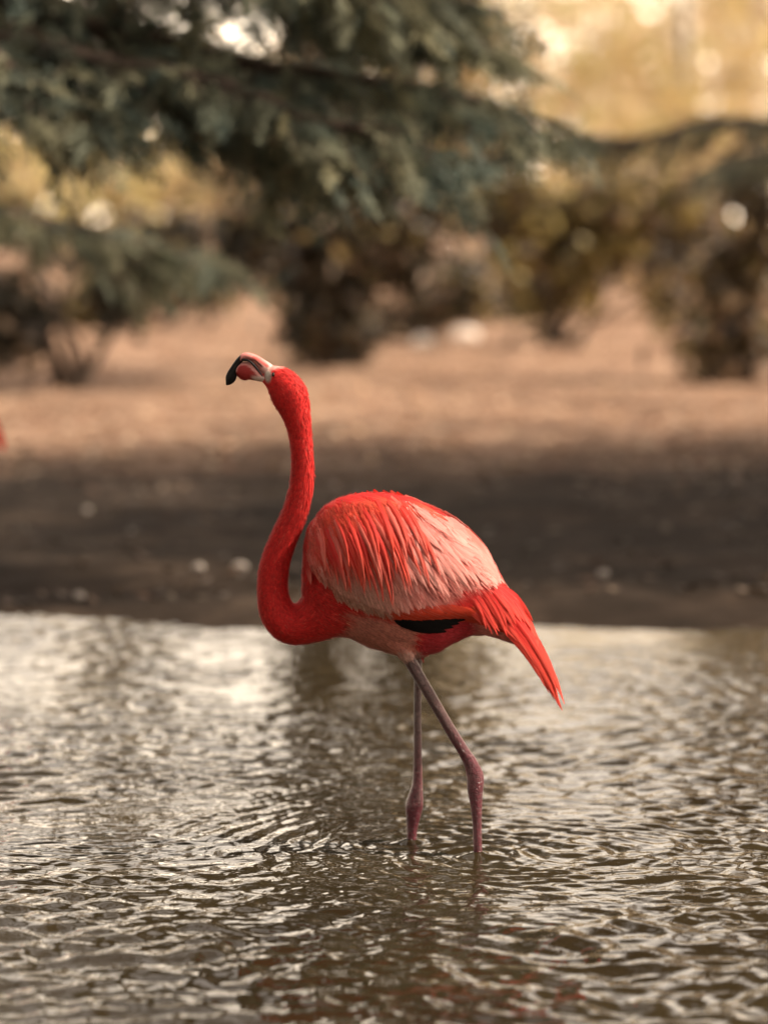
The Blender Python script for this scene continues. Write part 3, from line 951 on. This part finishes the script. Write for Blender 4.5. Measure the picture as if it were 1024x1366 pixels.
    a_ = S(bu - wd * np.sin(th), bv + wd * np.cos(th), o0); b_2 = S(bu + wd * np.sin(th), bv - wd * np.cos(th), o0); t_2 = S(tu_, tv_, o0 + 0.002)
    wv_ = np.stack([a_, b_2, t_2], 1).reshape(-1, 3)
    hi = rng.random((nb, 1)); wc = np.clip(wc * (0.7 + 0.45 * hi) + (hi > 0.85) * np.array([0.06, 0.10, 0.09]), 0, 0.88)
    shoulder = (smooth01((545 - bu) / 30) * smooth01((765 - bv) / 35))[:, None]
    wc = wc * (1 - shoulder * 0.85) + ORANGE * (0.6 + 0.5 * hi) * shoulder * 0.85
    e1 = S(bu + 1, bv, 0.0) - S(bu, bv, 0.0); e2 = S(bu, bv + 1, 0.0) - S(bu, bv, 0.0)
    nr_ = np.cross(e2, e1); nr_ /= np.linalg.norm(nr_, axis=1)[:, None] + 1e-9
    nr_ *= np.where(nr_[:, 1] > 0, -1, 1)[:, None]
    wv_ = face_along(wv_, nr_)
    wb = mesh_obj('wispy_barbs', wv_, np.arange(len(wv_)).reshape(-1, 3), M['plumage'], near_w, colors=np.repeat(wc, 3, 0), origin=ROOT)
    wb.data.normals_split_custom_set_from_vertices(np.repeat(nr_, 3, 0).tolist())
    wb['kind'] = 'stuff'
    # the smallest covert feathers, past the 300 that show largest, are one part
    mset = set(o.name for o in mirror)
    fe = [o for o in bpy.data.objects if o.parent == near_w and o.name.startswith('feather') and o.name not in mset and o.data.materials[0] == M['feather']]
    total = len([o for o in bpy.data.objects if o.parent == near_w and o.name.startswith('feather')]) + len(mirror)
    fe.sort(key=lambda o: sum(p.area for p in o.data.polygons))
    fe = fe[:max(0, total - 300)]
    jv, jf, jc, ju = [], [], [], []
    for o in fe:
        me_ = o.data; n_ = len(me_.vertices)
        cc_ = np.empty(n_ * 4, np.float32); me_.color_attributes['Col'].data.foreach_get('color', cc_)
        uvv = np.zeros((n_, 2), np.float32)
        for lp, d_ in zip(me_.loops, me_.uv_layers[0].data): uvv[lp.vertex_index] = d_.uv
        b0 = sum(len(q) for q in jv)
        jf += [[i + b0 for i in p.vertices] for p in me_.polygons]
        jv.append(np.array([v_.co for v_ in me_.vertices])); jc.append(cc_.reshape(-1, 4)); ju.append(uvv)
        bpy.data.objects.remove(o)
    if jv:
        sm_ = mesh_obj('small_feathers', np.concatenate(jv), np.array(jf), M['feather'], near_w, colors=np.concatenate(jc), uvs=np.concatenate(ju))
        sm_['kind'] = 'stuff'
    # the same crown and tail feathers on the far wing
    for o in mirror:
        c = o.copy(); COL.objects.link(c); c.parent = far_w
        c.scale = (1, -1, 1)
    return root


bird = build_flamingo()
tag(bird, 'red and pink flamingo wading in the pond with raised head', 'flamingo')

# second bird: only its tail reaches into the picture
def copy_tree(o, parent=None, skip=lambda x: False):
    c = o.copy(); COL.objects.link(c); c.parent = parent
    for ch in [x for x in bpy.data.objects if x.parent == o]:
        if not skip(ch): copy_tree(ch, c, skip)
    return c


kept = set()
for o in list(bpy.data.objects):
    if o.name.startswith('feather') and o.parent:
        us_, vs_ = Q(np.array([ROOT + np.array(v.co) for v in o.data.vertices][-3:]))
        if us_.mean() > 655 or (o.parent.scale[1] < 0): kept.add(o.name)
bird2 = copy_tree(bird, None, lambda x: (x.name.startswith('feather') and x.name not in kept) or x.name.startswith(('plumage', 'wispy')))
p2 = P(6, 600, 4.25)
bird2.location = (float(p2[0]) - 0.262, 4.25, float(ground_z(np.array(p2[0] - 0.25), np.array(4.25))) + 0.004)
tag(bird2, 'blurred red flamingo at the left picture edge, only its tail in view', 'flamingo')


# ------------------------------------------------------------------ trees
def rot_from(d, rng, roll=None):
    """rotation matrices (n,3,3) taking x to d with a random roll"""
    d = d / (np.linalg.norm(d, axis=1)[:, None] + 1e-9)
    up = np.tile(np.array([0, 0, 1.0]), (len(d), 1))
    y = np.cross(up, d); y /= np.linalg.norm(y, axis=1)[:, None] + 1e-9
    z = np.cross(d, y)
    a = rng.uniform(-math.pi, math.pi, len(d)) if roll is None else rng.normal(0, roll, len(d))
    ca, sa = np.cos(a)[:, None], np.sin(a)[:, None]
    return np.stack([d, y * ca + z * sa, z * ca - y * sa], -1)


def spray_template(rng):
    """one flat conifer spray, 1 unit long, as a set of leaflet quads"""
    V = []
    def leaf(p, d, L_, w):
        d = d / np.linalg.norm(d); s = np.cross(d, [0, 0, 1]); s /= np.linalg.norm(s) + 1e-9
        s = s * math.cos(rng.normal(0, .5)) + np.array([0, 0, 1]) * math.sin(rng.normal(0, .5))
        V.extend([p, p + d * L_ * 0.5 + s * w, p + d * L_, p + d * L_ * 0.5 - s * w])
    for i in range(9):
        x = 0.05 + 0.1 * i
        leaf(np.array([x, 0, -0.25 * x * x]), np.array([1, rng.normal(0, .2), -0.5 * x]), 0.16, 0.022)
        for sd in (-1, 1):
            ln = 0.42 * (1 - x * 0.75) * rng.uniform(0.7, 1.15)
            a = math.radians(48 + rng.normal(0, 8))
            d = np.array([math.cos(a), sd * math.sin(a), -0.25 + rng.normal(0, .1)])
            for k in range(4):
                p = np.array([x, 0, -0.25 * x * x]) + d * ln * (k / 4)
                leaf(p, d + rng.normal(0, .35, 3), ln * 0.42, 0.028)
    return np.array(V)


def foliage_mesh(name, temps, pos, direc, size, cols, mat, parent, rng, roll=0.7):
    """copies of the leaf templates at pos, joined into one mesh"""
    R = rot_from(direc, rng, roll)
    VV, CC = [], []
    pick = rng.integers(0, len(temps), len(pos))
    for k, T in enumerate(temps):
        m = pick == k
        if not m.any(): continue
        v = np.einsum('nij,mj->nmi', R[m], T) * size[m][:, None, None] + pos[m][:, None, :]
        VV.append(v.reshape(-1, 3)); CC.append(np.repeat(cols[m], len(T), 0))
    V = np.concatenate(VV); C = np.concatenate(CC)
    return mesh_obj(name, V, np.arange(len(V)).reshape(-1, 4), mat, parent, smooth=False, colors=C)


TEMPS = [spray_template(np.random.default_rng(100 + i)) for i in range(6)]


def conifer(name, label, base, height, limbs, seed, rad=0.17, tone=1.0, size=0.20, step=0.085, side=(0.3, 0.65), thin=1.0):
    """limbs: lists of world points, the first on the trunk"""
    rng = np.random.default_rng(seed)
    root = empty(name, base)
    zz = np.linspace(-0.2, height, 16)
    tp = np.stack([0.12 * np.sin(zz * 0.6 + seed), 0.1 * np.cos(zz * 0.5 + seed), zz], -1); tp[:, :2] -= tp[1, :2]
    tv, tf = tube(tp, list(rad * (1 - zz.clip(0) / height) ** 0.8 + 0.012 + 0.08 * np.exp(-zz.clip(0) * 2.5)), 12, flat_axis=(0, 1, 0))
    mesh_obj('trunk', tv, tf, M['bark'], root)
    POS, DIR = [], []
    for lp in limbs:
        lp = np.asarray(lp, float) - np.asarray(base)
        c = spline(lp, 44)
        c[1:, :] += np.cumsum(rng.normal(0, 0.006, (43, 3)), 0)
        ln = np.linalg.norm(np.diff(c, axis=0), axis=1).sum()
        tv, tf = tube(c, list(np.linspace(0.05 * min(ln / 3, 1.2), 0.007, 44)), 7, flat_axis=(0.1, 0.2, 1))
        mesh_obj('limb', tv, tf, M['bark'], root)
        ns = int(ln / step)
        mbt = MB()
        for k in range(ns):
            s = 0.22 + 0.78 * (k + rng.random()) / ns
            i = min(int(s * 43), 42); o = c[i] + (c[i + 1] - c[i]) * rng.random()
            t = c[i + 1] - c[i]; t /= np.linalg.norm(t)
            sd = 1 if k % 2 else -1
            a = math.radians(rng.uniform(35, 80)) * sd
            h = np.array([t[0] * math.cos(a) - t[1] * math.sin(a), t[0] * math.sin(a) + t[1] * math.cos(a), t[2] * 0.5 + rng.normal(-0.12, 0.22)])
            L_ = rng.uniform(*side) * (1.1 - 0.55 * s)
            q = np.linspace(0, 1, 7)[:, None]
            tw = o + h * L_ * q + np.array([0, 0, -0.28]) * L_ * q ** 2
            v2, f2 = tube(tw, list(np.linspace(0.008, 0.002, 7)), 4, flat_axis=(0.1, 0.2, 1), caps=False); mbt.add(v2, f2)
            m = max(3, int(L_ / 0.055 * thin))
            for j in range(m):
                g = (j + rng.random()) / m
                p = o + h * L_ * g + np.array([0, 0, -0.28]) * L_ * g * g
                POS.append(p); DIR.append(h + rng.normal(0, 0.45, 3) + np.array([0, 0, -0.35]))
        mbt.build('twigs', M['bark'], root)['kind'] = 'stuff'
    POS = np.array(POS); DIR = np.array(DIR)
    b = rng.uniform(0.65, 1.35, (len(POS), 1)) * tone
    blue = np.array([0.055, 0.078, 0.064]); olive = np.array([0.25, 0.235, 0.14])  # olive sprays carry the sunlit tone, blue green ones the shaded
    w = np.clip(rng.normal(0.35, 0.3, (len(POS), 1)) + 0.5 * vnoise(POS[:, 0] * 3, POS[:, 2] * 5, seed)[:, None], 0, 1)
    fo = foliage_mesh('foliage', TEMPS, POS, DIR, rng.uniform(0.75, 1.25, len(POS)) * size, (blue * (1 - w) + olive * w) * b, M['needle'], root, rng)
    fo['kind'] = 'stuff'
    tag(root, label, 'tree')
    return root


gz = lambda x, y: float(ground_z(np.array(float(x)), np.array(float(y))))
A = lambda u, v, Y: tuple(P(u, v, Y))
bx, by = -3.7, 6.4
tz = lambda h: (bx, by, gz(bx, by) + h)
conifer('conifer_tree', 'blue green conifer reaching drooping boughs over the water from the left', (bx, by, gz(bx, by)), 8.5, [
    [tz(2.6), A(-250, -60, 5.6), A(80, 20, 5.0), A(330, 75, 4.7), A(560, 105, 4.6), A(725, 150, 4.7)],
    [tz(2.4), A(-220, 20, 5.2), A(60, 60, 4.5), A(300, 110, 4.3), A(480, 155, 4.3), A(600, 190, 4.5)],
    [tz(3.2), A(-150, -160, 5.6), A(180, -70, 5.0), A(420, -10, 4.8), A(560, 40, 4.8), A(660, 90, 4.9)],
    [tz(2.3), A(-200, 10, 4.9), A(20, 50, 4.7), A(190, 105, 4.6), A(330, 165, 4.6), A(440, 215, 4.8)],
    [tz(3.5), A(-150, -200, 5.0), A(120, -110, 4.6), A(330, -60, 4.3), A(500, -25, 4.3), A(640, 5, 4.5)],
    [tz(2.2), A(-180, 30, 5.6), A(0, 45, 5.6), A(140, 70, 5.5), A(300, 120, 5.4), A(420, 130, 5.4), A(540, 160, 5.5)],
    [tz(1.9), A(-220, 200, 6.6), A(-60, 270, 6.8), A(80, 300, 7.0), A(200, 320, 7.2), A(290, 345, 7.4)],
    [tz(3.0), A(-200, -40, 4.5), A(-40, 40, 4.2), A(60, 100, 4.2), A(130, 135, 4.3)],
    [tz(2.8), A(-200, -60, 5.3), A(40, -20, 5.1), A(240, 5, 5.0), A(400, 30, 5.0), A(520, 70, 5.1)],
    [tz(3.1), A(-180, -60, 5.9), A(40, -10, 5.9), A(200, 40, 5.9), A(330, 80, 5.9), A(470, 100, 6.0), A(620, 130, 6.0)],
    [tz(4.2), (-2.4, 5.6, 3.9), (-1.2, 5.0, 3.6), (-0.2, 4.5, 3.2), (0.6, 4.2, 2.8)],
    [tz(4.8), (-2.6, 5.2, 4.7), (-1.4, 4.4, 4.4), (-0.4, 3.8, 3.9), (0.3, 3.5, 3.4)],
    [tz(5.4), (-2.4, 6.2, 5.4), (-1.0, 6.0, 5.0), (0.2, 5.7, 4.4), (1.1, 5.4, 3.7)],
    [tz(3.8), (-3.0, 4.8, 3.6), (-2.2, 3.6, 3.3), (-1.5, 3.0, 2.9)],
    [tz(5.9), (-2.7, 5.0, 5.9), (-1.7, 4.2, 5.5), (-0.9, 3.7, 5.0)],
    [tz(6.4), (-2.3, 6.0, 6.5), (-1.0, 5.6, 6.1), (0.0, 5.2, 5.5)],
], 4, tone=1.3, step=0.06, size=0.17, side=(0.22, 0.48))

bx2, by2 = 5.6, 12.5
tz2 = lambda h: (bx2, by2, gz(bx2, by2) + h)
conifer('conifer_tree', 'dark conifer sending a long level bough in from the right edge', (bx2, by2, gz(bx2, by2)), 8.0, [
    [tz2(2.2), A(1250, 150, 12), A(1080, 172, 12.4), A(960, 165, 12.8), A(860, 186, 13), A(760, 184, 13), A(660, 206, 12.8), A(590, 242, 12.6)],
    [tz2(1.9), A(1280, 205, 14.5), A(1120, 215, 15), A(1020, 205, 15.4), A(940, 232, 15.6)],
    [tz2(4.6), (3.9, 10.2, 4.5), (2.6, 9.0, 4.2), (1.4, 8.2, 3.9), (0.6, 7.8, 3.6)],  # from here on, limbs above the frame, added to darken the water's reflection
    [tz2(5.4), (3.8, 9.6, 5.3), (2.7, 8.2, 5.0), (1.9, 7.2, 4.5)],
    [tz2(6.2), (3.7, 10.4, 6.2), (2.2, 9.4, 5.8), (1.0, 8.8, 5.2)],
    [tz2(3.9), (4.3, 9.4, 3.8), (3.4, 7.8, 3.6), (2.7, 6.8, 3.3)],
], 9, tone=0.7, size=0.2, step=0.10, side=(0.16, 0.36), thin=0.9)


def leaf_quad_templates(n, w=0.42):
    T = []
    for i in range(4):
        rng = np.random.default_rng(50 + i)
        V = []
        for k in range(n):
            p = rng.normal(0, 0.55, 3) * (0 if n == 1 else 1)
            d = rng.normal(0, 1, 3); d /= np.linalg.norm(d)
            s = np.cross(d, rng.normal(0, 1, 3)); s /= np.linalg.norm(s)
            V += [p - d * 0.5, p + s * w * 0.5, p + d * 0.5, p - s * w * 0.5]
        T.append(np.array(V))
    return T


LT = leaf_quad_templates(8)


def bushy(name, label, cat, base, lobes, n, leaf, pal, seed, mat, stems=4, stem_r=0.03, stem_h=None, group=None, droop=0.0, gap_at=-0.22):
    """lobes: (dx, dy, z, rx, ry, rz) ellipsoids above the base; n clusters of leaves in all"""
    rng = np.random.default_rng(seed)
    root = empty(name, base)
    lobes = np.array(lobes, float)
    vol = lobes[:, 3] * lobes[:, 5]
    pick = rng.choice(len(lobes), n, p=vol / vol.sum())
    d = rng.normal(0, 1, (n, 3)); d /= np.linalg.norm(d, axis=1)[:, None]
    r = rng.random(n) ** 0.45
    pos = lobes[pick, :3] + d * r[:, None] * lobes[pick, 3:]
    gap = vnoise(pos[:, 0] * 2.6 / leaf * 0.12, pos[:, 2] * 2.6 / leaf * 0.12, seed) > gap_at
    pos = pos[gap]
    pal = np.array(pal, float)
    c = pal[rng.integers(0, len(pal), len(pos))] * rng.uniform(0.7, 1.3, (len(pos), 1))
    fo = foliage_mesh('foliage' if cat != 'tree' else 'crown', LT, pos, rng.normal(0, 1, (len(pos), 3)) + np.array([0, 0, -droop]), rng.uniform(0.7, 1.3, len(pos)) * leaf, c, mat, root, rng, None)
    fo['kind'] = 'stuff'
    for k in range(stems):
        L0 = lobes[k % len(lobes)]
        a = np.array([rng.normal(0, 0.12) * (0 if stems == 1 else 1), rng.normal(0, 0.12) * (0 if stems == 1 else 1), -0.1])
        b = L0[:3] + np.array([0, 0, L0[5] * 0.3])
        mid = (a + b) / 2 + np.array([rng.normal(0, .1), rng.normal(0, .1), 0.1])
        c_ = spline([a, mid, b], 12)
        tv, tf = tube(c_, list(np.linspace(stem_r * 1.3, stem_r * 0.35, 12)), 8, flat_axis=(0.1, 1, 0))
        mesh_obj('trunk' if stems == 1 else 'stem', tv, tf, M['bark'], root)
    tag(root, label, cat, group)
    return root


DARK = [(0.20, 0.14, 0.09), (0.11, 0.085, 0.05), (0.020, 0.022, 0.014), (0.035, 0.032, 0.018), (0.045, 0.03, 0.018), (0.016, 0.018, 0.013), (0.06, 0.045, 0.025)]  # near black leaves put the shrubs' shade into the colour, tan ones bright specks
BROWN = [(0.30, 0.20, 0.12), (0.20, 0.14, 0.05), (0.05, 0.034, 0.02), (0.03, 0.022, 0.014), (0.075, 0.05, 0.025), (0.11, 0.085, 0.025)]
TAN_LEAF = [(0.36, 0.25, 0.14), (0.30, 0.24, 0.08)]
GOLD = [(0.62, 0.49, 0.24), (0.74, 0.62, 0.40), (0.60, 0.47, 0.29), (0.54, 0.50, 0.22), (0.76, 0.65, 0.48)]
CREAM = [(0.72, 0.66, 0.36), (0.78, 0.70, 0.48), (0.66, 0.62, 0.28)]
TAN = [(0.66, 0.54, 0.38), (0.60, 0.47, 0.31), (0.76, 0.65, 0.50), (0.52, 0.41, 0.25)]


SPECK = DARK * 2 + [(0.55, 0.44, 0.34), (0.42, 0.32, 0.14)]  # the pale leaves stand in for bright spots of light


def at_ground(u, Y):
    x = (u - 512) / FPX * (Y + 7.0)
    return (x, Y, gz(x, Y))


def shrub(u, Y, lob, n, leaf, pal, seed, label, mat='dark_leaf', stems=5, cat='shrub', name='shrub', sr=0.03, group='dark shrubs on the sunny ground'):
    b = at_ground(u, Y)
    k = (Y + 7.0) / FPX
    L_ = []
    for (pu, pv, ru, rv) in lob:              # lobes given where they show, turned into metres
        p = P(pu, pv, Y)
        L_.append((p[0] - b[0], 0, p[2] - b[2], ru * k, max(ru, rv) * k * 0.8, rv * k))
    return bushy(name, label, cat, b, L_, n, leaf, pal, seed, M[mat], stems, sr, group=group, gap_at=-0.06)


shrub(90, 17.0, [(30, 315, 90, 40), (215, 340, 80, 28), (100, 345, 90, 25), (20, 420, 80, 45), (90, 450, 60, 40), (30, 480, 60, 40), (150, 400, 40, 25), (260, 345, 70, 36), (310, 330, 50, 36)], 1050, 0.17, SPECK, 31,
      'low dark shrub at the left edge under the conifer bough', sr=0.035)
shrub(430, 20.0, [(420, 285, 90, 40), (450, 340, 80, 50), (375, 330, 50, 60), (520, 290, 70, 40), (368, 420, 34, 45), (452, 430, 36, 60), (410, 450, 60, 36), (590, 290, 70, 36), (540, 350, 50, 40)], 1200, 0.17, SPECK, 32,
      'dark twiggy shrub standing behind the flamingo head', sr=0.04, stems=6)
shrub(745, 24.0, [(690, 300, 36, 70), (715, 390, 30, 60), (800, 290, 70, 50), (780, 360, 50, 50), (860, 400, 40, 60), (650, 260, 50, 40), (900, 290, 40, 60), (820, 450, 30, 36)], 520, 0.2, BROWN + [(0.34, 0.26, 0.08), (0.28, 0.22, 0.07)], 33,
      'open brown shrub with gaps below the level bough', stems=7)
shrub(965, 18.0, [(985, 250, 40, 40), (960, 340, 24, 80), (950, 440, 30, 60), (1010, 470, 40, 36), (1015, 320, 24, 70)], 170, 0.2, BROWN + TAN_LEAF, 34,
      'thin brown shrub at the right edge')
shrub(560, 26.0, [(560, 430, 40, 36), (610, 390, 40, 46), (520, 445, 40, 36), (640, 440, 30, 36)], 230, 0.16, BROWN + DARK, 35,
      'small sparse brown shrub right of the dark twiggy one')
shrub(210, 29.0, [(180, 390, 70, 40), (270, 380, 60, 40), (120, 410, 60, 36)], 150, 0.2, BROWN + TAN_LEAF, 36,
      'faint thin brush on the sunny ground left of the flamingo head', stems=6)
shrub(650, 31.0, [(620, 370, 60, 40), (700, 400, 60, 36), (770, 410, 60, 36)], 150, 0.2, BROWN + TAN_LEAF, 37,
      'faint thin brush between the brown shrubs', stems=6)
shrub(880, 33.0, [(860, 330, 70, 60), (930, 330, 70, 60), (1000, 360, 50, 60), (790, 300, 50, 50)], 360, 0.22, TAN_LEAF * 2 + BROWN, 38,
      'faint olive brush behind the right edge shrub', stems=6)

# golden trees in the far background
gold_spec = [
    (700, 62, [(0, 0, 5.6, 3.4, 3, 4.0), (1.6, 0, 3.0, 2.6, 2.4, 2.2)], GOLD, 'golden leaved tree right of centre behind the shrubs', 0.24, 800),
    (905, 58, [(0, 0, 5.5, 3.2, 3, 4.4), (-1.4, 0, 2.9, 2.4, 2.4, 2.4)], GOLD, 'wide golden leaved tree before the right edge', 0.24, 950),
    (1080, 60, [(0, 0, 5.5, 3.2, 3, 4.6), (0, 0, 10, 1.4, 1.6, 5.0)], TAN, 'tan leaved tree reaching in at the right edge', 0.24, 1200),
    (605, 66, [(0, 0, 13, 1.1, 1.2, 8.0), (0, 0, 4.6, 1.4, 1.5, 3.6)], BROWN + TAN, 'slender tan tree behind the gap right of the conifer bough', 0.24, 2300),
    (330, 64, [(0, 0, 3.0, 2.8, 2.4, 2.2), (-2, 0, 2.2, 2.2, 2.2, 1.5)], TAN, 'low tan tree seen under the conifer boughs', 0.24, 900),
    (110, 62, [(0, 0, 2.8, 2.3, 2.2, 2.1), (1.6, 0, 2.0, 1.6, 1.8, 1.5)], CREAM, 'low pale yellow leaved tree seen through the gap in the left boughs', 0.24, 300),
    (440, 68, [(0, 0, 12, 0.8, 0.8, 10)], BROWN, 'narrow dark tree behind the twiggy shrub', 0.22, 1500),
    (415, 40, [(0, 0, 8.5, 0.75, 0.8, 5.5), (0.1, 0, 4, 0.6, 0.8, 2)], DARK, 'tall hidden dark tree added straight behind the twiggy shrub', 0.2, 1500),  # this hidden tree and the next are added to darken the water's reflection
    (545, 42, [(0, 0, 8.5, 0.7, 0.8, 5.5), (-0.1, 0, 4, 0.5, 0.7, 2)], DARK, 'tall dark tree added right of the twiggy shrub, hidden by the bough', 0.2, 1500),
    (-60, 64, [(0, 0, 4.2, 3.0, 2.8, 3.4)], TAN, 'tan tree beyond the left edge shrub', 0.24, 1300),
    (990, 70, [(0, 0, 13, 1.5, 1.4, 10)], BROWN + TAN_LEAF, 'tall narrow tree far behind the right edge shrub', 0.24, 1700),
    (150, 70, [(0, 0, 11, 1.2, 1.0, 8)], BROWN + TAN, 'tall thin tree far behind the left boughs', 0.24, 1500),
]
for i, (u, Y, lob, pal, lab, leaf, n) in enumerate(gold_spec):
    b = at_ground(u, Y)
    bushy('autumn_tree', lab, 'tree', b, lob, n, leaf, pal, 60 + i, M['leaf'], 1, 0.11, group='autumn trees in the far background')

for i, (u, Y, h, pal) in enumerate(((-120, 74, 6.6, TAN), (40, 71, 4.2, CREAM), (190, 75, 4.4, CREAM), (350, 72, 6.8, TAN), (500, 76, 7.2, GOLD), (650, 73, 7.4, TAN), (800, 76, 9.6, TAN), (960, 73, 7.4, GOLD), (1120, 75, 7.6, TAN), (885, 70, 8.6, GOLD))):
    b = at_ground(u, Y)
    bushy('autumn_tree', 'low %s tree in the blurred far row, %s from the left' % ('tan' if pal is TAN else 'pale yellow' if pal is CREAM else 'golden', ['first', 'second', 'third', 'fourth', 'fifth', 'sixth', 'seventh', 'ninth', 'tenth', 'eighth'][i]), 'tree', b,
          [(0, 0, h * 0.62, 2.4, 2.0, h * 0.36), (1.2, 0.3, h * 0.35, 2.0, 2, h * 0.3), (-1.2, -0.2, h * 0.33, 2.0, 2, h * 0.28)], 640 if u > 600 else 600 if pal is CREAM else 1500, 0.26, pal, 120 + i, M['leaf'], 1, 0.09, group='autumn trees in the far background')

# tall evergreens standing to the right of the pond: they throw the shade on the bank
for i, (x, y, h, r) in enumerate(((8.2, 6.2, 9.6, 2.3), (11.4, 7.8, 12.4, 2.8), (5.4, 6.2, 6.4, 2.0), (7.4, 9.8, 9.2, 2.2))):
    lob = [(0, 0, h * a, r * w, r * w, h * 0.17) for a, w in ((0.22, 1.0), (0.38, 1.05), (0.54, 1.0), (0.7, 0.9), (0.86, 0.65))]
    bushy('evergreen_tree', ['tall dense evergreen on the right bank, outside the picture', 'tallest evergreen furthest right on the bank, outside the picture',
                             'shorter evergreen on the right bank, outside the picture', 'evergreen further up the right bank, outside the picture'][i], 'tree', (x, y, gz(x, y)), lob, 3000, 0.22, DARK, 80 + i, M['dark_leaf'], 1, 0.16,
          group='evergreens beside the pond')
    last_evergreen = bpy.data.objects[[o.name for o in bpy.data.objects if o.name.startswith('evergreen_tree')][0]]
# unseen evergreens added left, right and behind the viewer to cut fill light
for k, (x, y, sc_) in enumerate(((-9.5, 2.5, 1.1), (-9.0, -2.5, 1.2), (-9.8, -7.5, 1.15), (-8.5, -12.5, 1.2), (-4.2, -15.5, 1.25), (0.3, -16.5, 1.2), (4.8, -15.8, 1.1), (9.0, -13.0, 1.1), (10.5, -8.0, 0.75))):
    c = copy_tree(last_evergreen)
    c.location = (x, y, gz(x, y)); c.scale = (sc_ * 1.25, sc_ * 1.25, sc_); c.rotation_euler.z = 1.3 * k
    tag(c, 'added evergreen outside the picture, ' + ('left of the far shore', 'left of the wading flamingo', 'left of the viewer', 'behind the viewer at the far left', 'behind the viewer on the left',
           'straight behind the viewer', 'behind the viewer on the right', 'behind the viewer at the far right', 'right of the viewer, lower than the rest')[k], 'tree', 'evergreens added round the viewer')

b_ = (3.6, 17.5, gz(3.6, 17.5))  # unseen evergreen added to darken the water's reflection on the right
bushy('evergreen_tree', 'unseen high crowned evergreen added behind the right conifer, its crown above the picture', 'tree', b_,
      [(-0.8, 0, 8.0, 2.8, 2.4, 1.8), (-1.6, -0.5, 10.5, 2.4, 2.2, 1.9), (0.4, 0.3, 11, 2.8, 2.4, 2.2), (-0.2, 0, 13.5, 2.2, 2.0, 2.0)], 3600, 0.26, DARK, 95, M['dark_leaf'], 1, 0.2, group='evergreens beside the pond')

# ------------------------------------------------------------------ leaf litter and pale stones on the bank
rng = np.random.default_rng(77)
n = 9000
yy = 4.3 + 40 * rng.random(n) ** 1.7
xx = rng.uniform(-1, 1, n) * (0.35 + (yy + 7) * 0.15)
zz = ground_z(xx, yy) + 0.012
pos = np.stack([xx, yy, zz], -1)
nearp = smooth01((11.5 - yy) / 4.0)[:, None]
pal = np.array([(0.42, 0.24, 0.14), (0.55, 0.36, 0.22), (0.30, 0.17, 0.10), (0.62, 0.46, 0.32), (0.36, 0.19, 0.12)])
cols = pal[rng.integers(0, 5, n)] * rng.uniform(0.7, 1.2, (n, 1)) * (1 - 0.8 * nearp)  # leaves on the shaded strip are darkened, shade put into the colour
ONE = [np.array([(-0.5, 0, 0), (0, -0.3, 0.12), (0.5, 0, 0.02), (0, 0.3, 0.10)]), np.array([(-0.5, 0, 0.05), (0.05, -0.24, -0.02), (0.5, 0, 0.12), (0, 0.26, 0.06)])]
dr = np.stack([rng.normal(0, 1, n), rng.normal(0, 1, n), rng.normal(0, 0.12, n)], -1)
keep = rng.random(n) > 0.88 * nearp[:, 0]
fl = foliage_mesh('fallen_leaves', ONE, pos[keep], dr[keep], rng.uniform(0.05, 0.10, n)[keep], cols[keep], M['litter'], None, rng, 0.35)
tag(fl, 'dry brown leaves scattered over the bank', 'leaves', kind='stuff')

stones = [(265, 757, 0.022, 'small pale stone on the dark mud left of the flamingo neck'), (320, 755, 0.026, 'small pale stone on the dark mud close beside the flamingo neck'),
          (106, 795, 0.020, 'small pale stone low on the mud near the left shore'), (117, 680, 0.018, 'faint pebble high on the shaded left bank'),
          (622, 447, 0.12, 'round pale rock standing in for a bright spot beside the small sparse shrub'), (565, 455, 0.10, 'pale rock standing in for a bright spot at the foot of the small sparse shrub'),  # rocks from here stand in for blurred bright spots on the far ground
          (975, 362, 0.2, 'pale rock standing in for a bright spot behind the right edge shrub'), (1014, 385, 0.3, 'whitish boulder standing in for a bright spot at the right edge of the sunny ground'),
          (562, 372, 0.16, 'pale rock standing in for a bright spot seen through the small sparse shrub'), (600, 380, 0.16, 'pinkish pale rock standing in for a bright spot above the small sparse shrub'),
          (805, 765, 0.02, 'small pebble on the mud right of the flamingo tail')]
for i, (u, v, r, lab) in enumerate(stones):
    rr = np.random.default_rng(200 + i)
    # walk down the sight line until it meets the bank
    Ys = np.linspace(3.9, 140, 8000); pp = P(np.full(8000, u), np.full(8000, v), Ys)
    hit = np.argmax(pp[:, 2] < ground_z(pp[:, 0], pp[:, 1]) + r * 0.5)
    c = pp[hit] if hit > 0 else pp[900]
    c = np.array([c[0], c[1], gz(c[0], c[1]) + r * 0.45])
    bm = bmesh.new(); bmesh.ops.create_icosphere(bm, subdivisions=3, radius=r)
    for vv in bm.verts:
        k = 1 + 0.35 * float(vnoise(np.array(vv.co.x / r * 1.3 + i * 7), np.array(vv.co.y / r * 1.3 + vv.co.z / r), i))
        vv.co = Vector((vv.co.x * k * 1.15, vv.co.y * k, vv.co.z * k * 0.75))
    me = bpy.data.meshes.new('stone'); bm.to_mesh(me); bm.free()
    set_colors(me, np.tile(np.array([0.84, 0.74, 0.66]) * (0.45 if v > 650 else 1), (len(me.vertices), 1)))  # stones low on the bank carry its shade in a darker colour
    for p in me.polygons: p.use_smooth = True
    me.materials.append(M['stone'])
    o = bpy.data.objects.new('stone', me); o.location = c; o.rotation_euler.z = rr.random() * 6; COL.objects.link(o)
    tag(o, lab, 'stone', 'pale stones on the bank')
